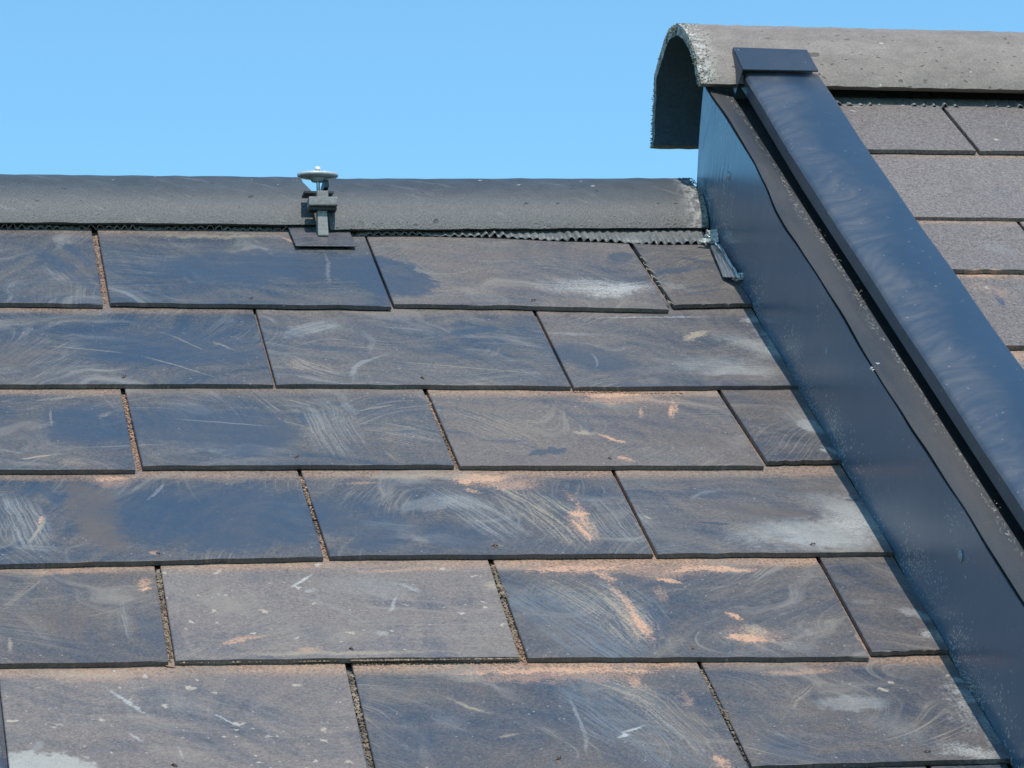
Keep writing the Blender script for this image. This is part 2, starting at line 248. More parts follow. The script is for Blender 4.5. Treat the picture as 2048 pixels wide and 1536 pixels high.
# ------------------------------------------------------------------ the marks that lie on the lower roof: (x0,y0,x1,y1 in the photograph, half width mm, colour, amount, soft, streak, bend mm)
OR = (.52, .305, .195); TAN = (.285, .240, .182); GRY = (.235, .242, .242); WHT = (.42, .43, .42); BLU = (.036, .056, .088); BRN = (.098, .081, .073)
MARKS = [
 # course A
 (40,470,205,600,16,BLU,.8,.5,.2,6),(120,470,215,585,9,BLU,.85,.4,0,8),(70,520,150,585,9,GRY,.35,.8,.7,0),(165,545,205,540,16,BRN,.8,.3,.2,0),
 (280,540,770,530,62,BLU,.9,.35,0,0),(250,560,420,590,24,BRN,.35,.9,.6,8),(225,603,780,607,7,BRN,.8,.8,0,0),(205,466,640,470,9,TAN,.55,.8,.3,0),(560,468,600,487,5,OR,.5,.6,0,0),
 (720,520,822,585,52,BLU,.95,.2,0,0),(640,480,660,590,4,GRY,.35,.8,.3,8),
 (860,500,1250,505,30,DUSTB,.6,.9,.3,5),(1040,572,1335,582,52,WHT,.62,.9,.55,0),(1150,602,1335,565,34,WHT,.65,.9,.5,5),(880,520,1000,500,6,BLU,.5,.8,.4,6),
 (1234,520,1256,505,16,BLU,.8,.3,0,0),(1300,548,1410,536,9,BLU,.85,.4,.2,5),(1335,588,1450,572,6,BLU,.7,.5,.2,4),(1360,512,1450,530,5,BLU,.7,.4,0,-4),(1345,598,1460,580,4,BLU,.6,.5,0,3),(1310,560,1400,592,10,GRY,.5,.7,.6,0),
 # course B
 (-40,700,70,720,60,BRN,.65,.8,.3,0),(150,690,520,700,70,BLU,.75,.5,0,0),(60,688,300,712,1.6,TAN,.8,.5,0,0),(250,704,460,768,2.0,TAN,.8,.6,0,3),(300,652,430,712,2.2,TAN,.6,.6,.2,4),(420,680,475,706,4,TAN,.55,.7,.2,0),(60,765,100,740,1.5,TAN,.5,.6,0,0),
 (560,672,690,640,20,GRY,.75,.5,.6,6),(700,640,740,720,9,GRY,.35,.7,.6,20),(545,705,710,765,24,TAN,.7,.6,.85,-10),(560,690,760,706,11,BLU,.75,.6,.3,6),(690,766,780,705,5,GRY,.6,.5,.3,18),(560,700,700,770,2,BLU,.7,.5,0,-14),
 (880,672,1010,650,12,BLU,.8,.5,.2,5),(930,640,1080,645,16,BRN,.5,.8,.2,0),(740,648,880,662,2.4,GRY,.7,.6,.2,0),(700,712,870,742,1.8,BLU,.8,.5,0,0),(760,722,1130,756,1.6,TAN,.8,.5,0,0),(960,720,1000,692,14,TAN,.42,.5,.9,0),(1020,735,1100,768,12,GRY,.35,.7,.8,0),(900,700,960,720,16,BLU,.5,.8,.3,0),(1070,660,1240,670,6,GRY,.5,.7,.4,-4),
 (1090,690,1280,745,42,BLU,.8,.5,.1,0),(1180,700,1190,745,2,GRY,.6,.6,0,8),(1360,684,1424,656,11,TAN,.85,.3,0,4),(1300,730,1600,745,48,(.285,.295,.295),.62,.8,.45,0),(1420,660,1600,730,40,(.285,.295,.295),.75,.85,.3,6),(1500,640,1600,740,28,WHT,1,.85,.25,10),(1110,632,1490,628,4,WHT,.5,.8,.4,0),(1480,636,1530,632,14,WHT,.55,.7,.2,0),(1400,765,1530,755,9,BRN,.7,.4,.2,8),(1430,645,1520,655,6,BRN,.5,.6,.3,5),(1330,630,1440,660,12,BRN,.4,.7,.5,-6),
 # course C
 (-40,850,110,860,60,BRN,.6,.7,.4,0),(110,850,250,850,66,BLU,.8,.5,0,0),(20,924,135,911,3,TAN,.9,.4,0,0),(105,934,180,934,14,TAN,.5,.5,.8,12),(196,838,228,822,7,TAN,.6,.25,.3,0),(60,860,120,840,10,TAN,.35,.8,.5,0),(100,810,104,855,1.5,TAN,.6,.4,0,0),(30,800,230,786,6,TAN,.5,.8,.2,0),
 (290,850,580,870,82,BLU,.85,.45,0,0),(335,800,420,825,22,GRY,.24,.5,.6,0),(315,836,570,856,1.8,GRY,.75,.5,0,0),(120,900,370,890,1.5,GRY,.65,.5,0,0),(560,840,640,870,2.2,TAN,.7,.5,.2,4),(545,790,640,815,2.5,TAN,.6,.6,.2,0),(600,820,612,860,5,BLU,.7,.5,0,0),
 (740,850,890,885,54,TAN,.55,.7,.9,10),(630,795,700,930,44,GRY,.55,.6,1,0),(710,822,800,806,2.2,TAN,.8,.5,0,3),(690,800,712,830,10,GRY,.4,.6,.5,0),(700,865,1000,866,6,BLU,.65,.6,.3,3),(760,900,800,930,4,TAN,.4,.7,.5,0),
 (890,810,1090,895,56,TAN,.5,.7,.8,6),(1120,784,1340,789,8,OR,.65,.7,.2,0),(1350,790,1345,845,7,OR,.75,.7,.5,0),(1283,805,1283,842,4,OR,.5,.7,.5,0),(1195,866,1262,890,8,OR,.75,.7,.4,-6),(1140,862,1200,868,9,TAN,.7,.7,.3,0),(1105,795,1200,880,9,BLU,.75,.5,.7,6),(1200,880,1300,930,10,BLU,.6,.6,.9,8),(1062,914,1130,904,9,BLU,.9,.2,0,3),(1000,920,1060,925,18,BLU,.4,.7,.9,0),(1230,915,1270,930,8,OR,.6,.7,.3,0),(1300,880,1480,880,40,BRN,.6,.9,.1,0),(1130,800,1300,820,14,GRY,.35,.7,.7,6),(940,880,1060,885,5,BLU,.5,.6,.2,-6),
 (1600,840,1660,872,16,(.285,.295,.295),.9,.4,.4,0),(1630,895,1692,918,12,WHT,.6,.7,.3,0),(1560,800,1640,880,40,GRY,.4,.8,.5,0),(1500,890,1640,900,20,GRY,.25,.8,.7,6),
 # course D
 (150,955,240,1110,28,BRN,.9,.35,.1,0),(215,955,200,1110,18,BRN,.8,.4,.1,0),(15,985,75,1105,34,GRY,.75,.5,.9,0),(40,985,110,960,10,BLU,.7,.5,.3,0),(100,1018,45,1105,3.5,TAN,.8,.6,.3,6),(90,1030,72,1052,3,OR,.6,.6,0,0),(250,1040,640,1030,95,BLU,.9,.4,0,0),(335,958,290,1004,3,GRY,.6,.5,.4,0),(70,965,130,1010,9,BLU,.8,.4,.2,0),(10,1095,150,1110,10,GRY,.35,.7,.6,5),(180,952,270,955,9,OR,.65,.7,.2,0),(300,1108,318,1112,6,OR,.4,.8,0,0),
 (640,1010,800,1090,60,BLU,.75,.5,.1,0),(900,958,1010,948,16,OR,.95,.6,.1,0),(920,975,960,985,9,OR,.6,.7,.3,0),(610,948,1120,952,10,TAN,.65,.8,.2,0),(660,965,780,962,6,OR,.4,.7,.4,0),(985,955,1185,1108,42,TAN,.95,.5,1,16),(1060,960,1190,1100,22,BLU,.9,.6,.75,16),(1100,985,1200,1108,16,TAN,.9,.6,.95,16),(1010,975,1180,1110,3,TAN,.8,.5,.3,18),(850,965,1060,1100,40,GRY,.75,.6,.95,10),(775,950,960,1050,2.2,BLU,.75,.5,0,-6),(1132,1022,1192,1108,5,OR,.95,.6,.2,6),(1138,1022,1172,1030,10,OR,.8,.6,.3,0),(805,1022,900,1000,22,GRY,.38,.4,.3,8),(850,1055,960,1090,34,BLU,.75,.5,.1,-8),(700,1045,860,1060,18,GRY,.24,.7,.8,0),(890,1000,950,1010,24,GRY,.35,.5,.4,0),(1190,990,1290,1100,44,GRY,.55,.6,1,0),(1130,990,1220,1000,12,GRY,.35,.7,.7,0),(1100,1030,1160,1100,8,TAN,.6,.6,.9,8),(980,1090,1010,1098,7,TAN,.5,.7,.4,0),
 (1420,1078,1830,1066,48,(.285,.295,.295),.92,.75,.2,6),(1590,985,1800,1060,52,(.285,.295,.295),.88,.85,.25,0),(1660,1045,1800,1060,44,WHT,.45,.95,.2,0),(1330,982,1520,990,13,BLU,.65,.6,.4,4),(1390,1005,1640,1030,14,DUSTB,.9,.4,.3,-7),(1550,985,1720,958,8,DUSTB,.8,.5,.3,-4),(1395,1046,1465,1051,4,BLU,.85,.3,0,-2),(1255,965,1330,1050,26,BLU,.7,.4,.8,10),(1300,1060,1380,1090,20,DUSTG,.6,.5,.2,0),(1450,1095,1640,1105,9,BLU,.6,.6,.5,5),(1690,998,1715,1000,3,BLU,.85,.3,0,0),(1380,1000,1440,975,10,GRY,.4,.6,.6,5),(1286,1032,1304,1040,1.4,WHT,.8,.4,0,0),
 # course E
 (-20,1240,85,1150,10,TAN,.45,.6,.9,0),(0,1220,95,1148,2.2,TAN,.7,.5,.4,0),(235,1175,265,1310,9,GRY,.42,.7,.9,0),(275,1170,308,1158,11,OR,.55,.7,.4,0),(280,1180,300,1172,7,OR,.7,.6,.2,0),(280,1220,330,1310,24,BLU,.6,.6,.3,0),(0,1140,300,1136,9,OR,.35,.8,.3,0),(20,1270,22,1320,3,TAN,.6,.5,.2,0),(60,1200,220,1290,50,BRN,.4,.9,.1,0),
 (620,1170,860,1190,40,GRY,.35,.8,.5,20),(420,1300,545,1272,9,OR,.55,.8,.3,4),(580,1308,650,1302,9,OR,.35,.8,.2,0),(350,1314,1030,1308,6,TAN,.6,.8,.1,0),(565,1186,632,1140,3,WHT,.8,.6,.1,0),(600,1184,640,1176,5,WHT,.45,.8,.3,0),(580,1260,680,1280,30,BLU,.35,.8,.4,0),(752,1266,775,1275,8,WHT,.55,.7,.4,0),(775,1160,850,1195,6,WHT,.4,.8,.5,12),(770,1240,800,1180,3,WHT,.4,.7,.3,0),(640,1140,960,1132,6,OR,.4,.8,.4,0),(970,1165,1000,1172,14,TAN,.8,.6,.3,0),(500,1175,780,1270,5,GRY,.35,.7,.5,30),
 (1060,1175,1260,1315,62,(.13,.15,.175),.95,.35,.85,0),(1080,1140,1310,1312,44,TAN,.9,.5,1,22),(1180,1135,1330,1290,30,GRY,.6,.6,1,20),(1150,1150,1300,1315,4,TAN,.8,.5,.3,22),(1130,1140,1270,1310,2,BLU,.8,.5,.2,22),(990,1132,1320,1134,9,OR,.75,.7,.2,0),(1200,1130,1230,1170,10,OR,.6,.7,.4,0),(1310,1136,1540,1132,11,OR,1,.4,0,0),(1310,1150,1370,1165,7,OR,.8,.6,.2,0),(1258,1210,1305,1305,7,OR,.9,.6,.2,7),(1225,1160,1260,1250,18,TAN,.5,.7,.9,0),(1445,1222,1490,1244,6,OR,1,.45,.1,0),(1455,1278,1550,1284,13,OR,1,.5,.1,0),(1485,1252,1530,1275,14,TAN,.9,.6,.2,0),(1455,1274,1480,1280,9,OR,.9,.4,0,0),(1530,1288,1650,1305,18,GRY,.38,.8,.7,0),(1300,1180,1330,1310,12,BLU,.7,.5,.6,0),(1310,1160,1330,1210,9,OR,.4,.8,.5,0),(1605,1255,1625,1280,9,GRY,.45,.8,.3,0),(1712,1262,1730,1300,5,OR,.5,.8,.3,0),
 (1850,1260,1912,1302,18,WHT,.7,.7,.4,0),(1790,1215,1880,1248,12,(.285,.295,.295),.7,.6,.4,0),(1735,1165,1850,1152,6,BRN,.6,.5,.2,0),(1735,1178,1850,1185,5,BLU,.4,.5,.2,0),(1690,1200,1760,1210,9,GRY,.3,.8,.5,0),
 (1190,1128,1312,1314,7,OR,.85,.9,.35,10),(1000,1136,1540,1140,24,OR,.36,1,0,0),(880,955,1140,966,26,OR,.42,1,.2,0),(850,1348,1410,1346,24,OR,.34,1,0,0),(1100,792,1390,800,24,OR,.36,1,.2,0),(1440,1262,1580,1285,34,OR,.34,1,.3,0),(1120,955,1196,1112,9,OR,.55,1,.4,8),(1130,1020,1200,1108,20,OR,.3,1,.4,6),(1230,1190,1310,1310,24,OR,.32,1,.5,8),(160,955,290,962,22,OR,.34,1,.2,0),(0,1345,420,1350,20,OR,.28,1,.2,0),
 # course F
 (-60,1530,185,1545,26,(.32,.32,.30),.9,.3,0,0),(198,1360,315,1448,3.6,WHT,.6,.7,.2,0),(415,1420,492,1462,3,WHT,.55,.7,.2,0),(255,1465,290,1490,3,WHT,.45,.7,.2,0),(350,1490,368,1530,2,WHT,.5,.6,0,0),(560,1360,660,1480,22,BRN,.5,.6,.9,8),(0,1345,330,1348,10,TAN,.6,.8,.3,0),(300,1375,420,1440,26,GRY,.25,.8,.6,10),(60,1515,90,1480,6,GRY,.4,.7,.2,0),
 (820,1340,1410,1336,10,OR,.75,.7,.2,0),(1130,1350,1400,1545,66,(.13,.15,.175),.95,.4,.9,12),(1230,1345,1440,1535,34,TAN,.95,.5,.95,16),(1150,1345,1330,1420,22,TAN,.7,.6,1,10),(1260,1345,1290,1380,12,OR,.5,.7,.4,0),(1130,1370,1180,1536,3,GRY,.5,.6,.3,8),(870,1385,1010,1438,4,TAN,.65,.7,.2,-3),(990,1478,1050,1470,4,TAN,.6,.6,.1,0),(840,1420,950,1460,22,GRY,.25,.8,.5,0),(1230,1472,1300,1450,3,WHT,.75,.5,.2,0),(1230,1478,1264,1468,4,WHT,.7,.5,.1,0),(1430,1515,1450,1545,10,OR,.7,.7,.3,0),(760,1500,900,1480,60,BLU,.5,.8,.2,0),(1350,1370,1380,1420,12,OR,.35,.8,.5,0),(1350,1400,1420,1500,26,BRN,.6,.7,.3,0),
 (1570,1430,1645,1355,10,TAN,.6,.6,.9,4),(1625,1412,1780,1400,20,GRY,.55,.5,.3,0),(1640,1425,1690,1430,6,DUSTB,.7,.4,0,0),(1690,1430,1880,1500,34,GRY,.38,.8,.6,12),(1895,1340,2000,1520,50,WHT,.75,.9,.3,20),(1850,1500,2025,1522,28,WHT,.65,.95,.25,0),(1940,1410,1985,1420,12,DUSTB,.8,.3,.2,0),(1955,1435,1975,1520,3,BRN,.6,.4,0,0),(1900,1350,1945,1365,8,WHT,.6,.7,.4,0),(1500,1480,1640,1520,30,BLU,.6,.7,.2,0),(1480,1340,1740,1336,9,OR,.35,.8,.3,0),(1520,1460,1600,1490,8,GRY,.3,.8,.7,0),
]
MARKS_HI = [(1978,572,2010,614,5,BLU,.8,.4,0,0),(1905,640,1990,700,26,OR,.35,.9,.3,0),(1690,208,1745,214,2.5,WHT,.6,.7,.4,0),(1700,218,1712,222,3,WHT,.8,.4,0,0),(1840,205,1850,208,4,TAN,.9,.5,0,0),
 (1930,560,2040,600,30,OR,.22,.9,.3,0),(2000,700,2048,720,30,OR,.4,.9,.2,0),(1900,545,2040,548,7,OR,.5,.8,.2,0),(1840,440,1960,446,5,TAN,.4,.8,.2,0),(1890,320,1960,420,30,BRN,.35,.9,.3,0),(1950,480,2040,520,26,GRY,.3,.9,.3,0),(1960,250,2040,290,24,BRN,.35,.9,.3,0)]
def mark_uv(mk, n):
    return on_n(mk[0], mk[1], n), on_n(mk[2], mk[3], n)
MARKS_UV = [(*mark_uv(mk, -.003), mk) for mk in MARKS]
MARKS_HI_UV = [(*mark_uv(mk, .128), mk) for mk in MARKS_HI]

def slate_mat(name, rect, seed, dust, brown, angle, specks, lichen, head_v, head_dust, head_or, grain=.35, marks=True, bumpd=.0007, tone=1.0, swirl=1.0):
    m, k, b, P = new_mat(name)
    g = k.node('ShaderNodeGroup'); g.node_tree = gB
    for s, v in (('P',P),('Seed',seed),('Dust',dust),('Brown',brown),('Angle',angle),('Specks',specks),('Lichen',lichen),('HeadV',head_v),('HeadDust',head_dust),('HeadOrange',head_or),('Grain',grain),('Tone',tone),('Swirl',swirl)):
        k.put(g.inputs[s], v)
    col = g.outputs['Color']; hgt = g.outputs['Height']; rgh = g.outputs['Rough']
    if marks:
        rnd = random.Random(int(seed*10))
        N1 = k.vm('SUBTRACT', k.noise(P, 22, 2, out=1), (.5,.5,.5)); N2 = k.vm('SUBTRACT', k.noise(P, 110, 3, .6, out=1), (.5,.5,.5))
        GR = k.m('SUBTRACT', k.noise(P, 430, 2, .75), .5)
        for i, (a, c, mk) in enumerate(MARKS_UV if marks is True else marks):
            wd = mk[4]*.001; L = (c-a).length*.5+wd*.5; cu, cv = (a.x+c.x)/2, (a.y+c.y)/2
            ex = L*abs(c.x-a.x)/max(1e-6, (c-a).length)+wd*1.3; ey = L*abs(c.y-a.y)/max(1e-6, (c-a).length)+wd*1.3+abs(mk[9])*.001
            if cu+ex < rect[0] or cu-ex > rect[1] or cv+ey < rect[2] or cv-ey > rect[3]: continue
            s = k.node('ShaderNodeGroup'); s.node_tree = gS1 if mk[8] else gS0
            kv = Vector((rnd.gauss(0,1), rnd.gauss(0,1), rnd.gauss(0,1))).normalized()
            Pi = k.vm('MULTIPLY_ADD', col, (1e-7,1e-7,1e-7), P)      # marks are laid one after another
            grain_ = 1.0 if mk[5] == OR else (.7 if mk[5] in (TAN, WHT) else .35)
            for nm, v in (('P',Pi),('N1',N1),('N2',N2),('GR',GR),('K',k.vm('MULTIPLY_ADD', col, (1e-7,1e-7,1e-7), tuple(kv))),('CU',cu),('CV',cv),('Angle',math.atan2(c.y-a.y, c.x-a.x)),('L',L),('W',wd),('Bend',mk[9]*.001),('Soft',max(min(1.0, mk[7]*1.1), .85 if (3 <= mk[4] <= 14 and mk[5] in (OR, TAN, WHT)) else 0)),('Streak',mk[8]),('Seed',i*.37),('Grain',grain_),('Amount',min(1.0, mk[6]*(.7 if mk[4] < 3 else (1.25 if mk[5] in (OR, TAN, GRY) else 1.05)))),('Rag',min(1.0, .28+7.0/mk[4])*(.45 if mk[8] >= .7 else 1.0))):
                k.put(s.inputs[nm], v)
            col = k.mix(s.outputs[0], col, mk[5])
    k.put(b['Base Color'], col); k.put(b['Roughness'], rgh); k.put(b['Specular IOR Level'], k.m('SUBTRACT', .80, k.m('MULTIPLY', g.outputs['Dust'], .38)))
    k.put(b['Normal'], k.bump(hgt, bumpd, .4))
    return m

# ------------------------------------------------------------------ other materials
def concrete_mat(name, base, dark, pale, pits, crust_u=None, wipe=0.0, rough=.8, band=None):
    m, k, b, P = new_mat(name)
    g1 = k.noise(P, 430, 3, .75); g2 = k.noise(P, 45, 4, .65); g3 = k.noise(k.vm('MULTIPLY', P, (1, 4, 4)), 9, 3, .6)
    mixf = k.m('ADD', k.m('MULTIPLY', k.step(g2, .3, .7), .5), k.m('MULTIPLY', k.step(g3, .3, .7), .5))
    col = k.mix(mixf, dark, base)
    amp = 1.1
    if band:                                      # the coarse, worn band above the foot of the tile
        uv_ = k.sep(P); z = k.m('ADD', k.m('MULTIPLY', uv_[1], sP), k.m('MULTIPLY', uv_[2], cP))
        bd = k.step(k.m('ADD', z, k.m('MULTIPLY', k.m('SUBTRACT', g2, .5), .02)), band[0]+.012, band[0]-.010)
        col = k.mix(bd, col, band[1]); amp = k.m('ADD', .7, k.m('MULTIPLY', bd, 1.2))
    gm = k.m('ADD', 1.0, k.m('MULTIPLY', k.m('SUBTRACT', g1, .5), amp)); col = k.mix(1.0, col, k.comb(gm, gm, gm), 'MULTIPLY')
    ps = k.vm('MULTIPLY', k.vm('ADD', P, k.scale(k.noise(P, 150, 2, out=1), .008)), (.55, 1, 1))
    vd, vc = k.vor(ps, 190); cr = k.sep(vc)
    pit = k.m('MULTIPLY', k.step(vd, k.m('MULTIPLY', cr[0], .42), k.m('MULTIPLY', cr[0], .2)), k.m('LESS_THAN', cr[1], pits))
    col = k.mix(k.m('MULTIPLY', pit, .7), col, tuple(c*.4 for c in dark))
    vd2, vc2 = k.vor(k.vm('ADD', ps, (3.3, 1.1, .7)), 130); cr2 = k.sep(vc2)
    wh = k.m('MULTIPLY', k.m('LESS_THAN', vd2, k.m('MULTIPLY', cr2[0], .24)), k.m('LESS_THAN', cr2[1], .07))
    col = k.mix(k.m('MULTIPLY', wh, .8), col, pale)
    if wipe:                                      # faint rubbed streaks over the crown
        s1 = k.noise(k.vm('MULTIPLY', k.rotz(k.vm('ADD', P, k.scale(k.noise(P, 7, 1, out=1), .03)), .5), (9, 110, 110)), 1.0, 4, .7)
        col = k.mix(k.m('MULTIPLY', k.step(s1, .56, .8), wipe), col, pale)
    if crust_u is not None:                       # pale growth towards the end of the tile
        u = k.sep(P)[0]; nn = k.noise(P, 120, 4, .75)
        near = k.step(k.m('ABSOLUTE', k.m('SUBTRACT', u, crust_u)), .034, .0)
        col = k.mix(k.m('MULTIPLY', near, k.step(nn, .44, .58)), col, pale)
    k.put(b['Base Color'], col); b['Roughness'].default_value = rough; b['Specular IOR Level'].default_value = .4
    k.put(b['Normal'], k.bump(k.m('ADD', k.m('SUBTRACT', g1, pit), k.m('MULTIPLY', g2, .8)), .0012, .7))
    return m
M_RIDGE_LO = concrete_mat('ridge_concrete_dark', (.062,.075,.088), (.040,.049,.060), (.34,.34,.33), .05, crust_u=.688, wipe=.28, rough=.5, band=(.176, (.086,.091,.096)))
M_RIDGE_HI = concrete_mat('ridge_concrete_weathered', (.250,.218,.198), (.168,.147,.134), (.46,.45,.42), .34, crust_u=.678)

def metal_mat(name, base=(.022,.032,.048), rough=.28, dust=.5, dust_u=None, base_specks=0.0, streak=False, dots=.35):
    m, k, b, P = new_mat(name); u, v, n_ = k.sep(P)
    warp = k.scale(k.vm('SUBTRACT', k.noise(P, 6, 2, out=1), (.5,.5,.5)), .13)
    pw = k.vm('ADD', P, warp)
    sw = k.noise(k.vm('MULTIPLY', k.rotz(pw, -.6), (14, 75, 20)), 1.0, 5, .7)
    bigm = k.noise(P, 8, 2)
    dm = k.step(k.m('ADD', k.m('MULTIPLY', sw, .75), k.m('MULTIPLY', bigm, .25)), .34, .70)
    if dust_u is not None:                        # hand wiped clean towards one edge
        edge = k.m('ADD', u, k.m('MULTIPLY', k.m('SUBTRACT', k.noise(P, 6.5, 4, .6), .5), .13))
        edge = k.m('ADD', edge, k.m('MULTIPLY', v, dust_u[2]))
        dm = k.m('MULTIPLY', k.m('ADD', k.m('MULTIPLY', dm, .70), .22), k.step(edge, dust_u[1], dust_u[0]))
    fine = k.noise(P, 600, 2, .7)
    dm = k.m('MULTIPLY', dm, dust)
    col = k.mix(dm, base, (.16, .15, .145))
    vd, vc = k.vor(P, 300); cr = k.sep(vc)
    sp = k.m('MULTIPLY', k.m('LESS_THAN', vd, k.m('MULTIPLY', cr[0], .35)), k.m('LESS_THAN', cr[1], .05))
    sp = k.m('MULTIPLY', sp, dots)
    if base_specks:                               # splashed grit along the foot of the sheet
        vd2, vc2 = k.vor(P, 330); c2 = k.sep(vc2)
        dens = k.m('MULTIPLY', k.step(n_, .060, .0), k.m('MULTIPLY', base_specks, k.step(k.noise(P, 14, 2), .25, .6)))
        dens = k.m('ADD', dens, k.m('MULTIPLY', k.step(k.noise(k.vm('ADD', P, (5, 2, 1)), 17, 2), .54, .7), base_specks*.35))
        s2 = k.m('MULTIPLY', k.m('LESS_THAN', vd2, k.m('MULTIPLY', c2[0], .45)), k.m('LESS_THAN', c2[1], dens))
        sp = k.m('MAXIMUM', sp, s2)
    col = k.mix(k.m('MULTIPLY', sp, .85), col, (.46, .46, .44))
    k.put(b['Base Color'], col)
    k.put(b['Roughness'], k.m('ADD', rough, k.m('ADD', k.m('MULTIPLY', dm, .35), k.m('MULTIPLY', bigm, .08))))
    b['Specular IOR Level'].default_value = .5
    b['Coat Weight'].default_value = .25; b['Coat Roughness'].default_value = .2
    h = k.m('ADD', k.m('MULTIPLY', k.noise(k.vm('MULTIPLY', P, (1, 1, .5)), 10, 2), 1.0), k.m('MULTIPLY', fine, .02))
    nrm = k.bump(h, .006, .35)
    if streak:                                    # wrinkles of the film towards the head of the sheet
        wv = k.noise(k.vm('MULTIPLY', k.vm('ADD', P, warp), (1, 55, 7)), 1.0, 2, .5)
        nrm = k.bump(k.m('MULTIPLY', wv, k.step(v, .10, .25)), .010, .5, nrm)
    k.put(b['Normal'], nrm)
    return m
M_PLATE = metal_mat('coated_steel_plate', base=(.020,.036,.062), rough=.28, dust=.06)
M_CAP = metal_mat('coated_steel_cap', base=(.022,.040,.070), rough=.26, dust=.50, dust_u=(.742, .784, -.016))
M_PANEL = metal_mat('coated_steel_panel', base=(.050,.112,.178), rough=.28, dust=.16, base_specks=1.3, streak=True)
def strip_mat():
    m, k, b, P = new_mat('dusty_steel_lip'); u, v, n_ = k.sep(P)
    g = k.noise(k.vm('MULTIPLY', P, (30, 4, 30)), 1.0, 4, .65); f = k.noise(P, 500, 3, .7)
    col = k.mix(k.step(g, .3, .7), (.026,.032,.040), (.056,.052,.050))
    line = k.m('SUBTRACT', u, k.m('ADD', .7155, k.m('MULTIPLY', k.m('SUBTRACT', v, .2), .0145)))
    line = k.m('ADD', line, k.m('MULTIPLY', k.m('SUBTRACT', k.noise(P, 12, 3, .6), .5), .02))
    crust = k.m('MULTIPLY', k.step(k.m('ABSOLUTE', line), .006, .0), k.step(k.noise(k.vm('MULTIPLY', P, (1, .35, 1)), 420, 3, .75), .53, .64))
    col = k.mix(k.m('MULTIPLY', crust, .6), col, (.42,.41,.38))
    k.put(b['Base Color'], col); b['Roughness'].default_value = .5
    k.put(b['Normal'], k.bump(k.m('ADD', k.m('MULTIPLY', k.noise(P, 14, 2), 3.0), k.m('ADD', f, crust)), .0012, .6))
    return m
M_LIP = strip_mat()
def plain(name, col, rough=.6, metal=0.0, scale=300, amp=.5, bd=.0006, col2=None):
    m, k, b, P = new_mat(name)
    g = k.noise(P, scale, 3, .65); g2 = k.noise(P, scale*.12, 3, .6)
    f = k.m('ADD', k.m('MULTIPLY', g, .6), k.m('MULTIPLY', g2, .4))
    c2 = col2 or tuple(c*(1-amp) for c in col)
    k.put(b['Base Color'], k.mix(k.step(f, .3, .7), c2, col)); b['Roughness'].default_value = rough; b['Metallic'].default_value = metal
    k.put(b['Normal'], k.bump(g, bd, .6)); return m
M_DECK = plain('roofing_felt', (.03,.03,.032), .9)
M_MESH = plain('grey_plastic_strip', (.17,.175,.17), .5, col2=(.08,.085,.09))
M_COPPER = plain('tarnished_copper', (.20,.12,.085), .5, .5, col2=(.05,.035,.03))
M_GALV = plain('galvanised_steel', (.55,.57,.58), .38, .85, amp=.25)
M_NUT = plain('bright_zinc', (.8,.8,.76), .35, .1, amp=.15)
M_WASH = plain('dull_zinc', (.55,.58,.61), .4, .2, amp=.25)
M_CAST = plain('weathered_plastic_clamp', (.25,.255,.255), .7, amp=.45)
M_INSIDE = plain('shaded_inside_concrete', (.06,.098,.15), .85, scale=260, amp=.4, bd=.001)  # dark blue shade of the tile's hollow, put into its colour
M_BLACK = plain('black_plastic', (.02,.022,.025), .5)
M_TAPE = plain('pale_sealing_tape', (.62,.63,.61), .38, .1, scale=90, amp=.3)
M_LEAD = plain('dull_lead', (.20,.205,.215), .38, .2, scale=40, amp=.4)
M_LICHEN = plain('pale_lichen', (.36,.355,.31), .95, scale=200, amp=.75, col2=(.07,.075,.06))
M_GRIT = plain('moss_and_grit', (.40,.30,.22), .95, scale=160, col2=(.045,.04,.03))
M_GRITO = plain('orange_grit', (.58,.34,.22), .95, scale=160, col2=(.20,.13,.09))
M_STRAW = plain('dry_straw', (.50,.44,.33), .8, scale=80, amp=.5)
M_SCREW = plain('painted_screw', (.30,.35,.38), .35, .4, amp=.2)

# ------------------------------------------------------------------ ground (far below the eaves)
m, k, b, P = new_mat('mown_grass')
gcol = k.mix(k.noise(P, 3, 4), (.05,.075,.025), (.09,.11,.045)); k.put(b['Base Color'], gcol); b['Roughness'].default_value = .9
g = link('ground', mesh('ground', [(-1500,-1500,0),(1500,-1500,0),(1500,1500,0),(-1500,1500,0)], [(0,1,2,3)]), m); g['kind'] = 'structure'

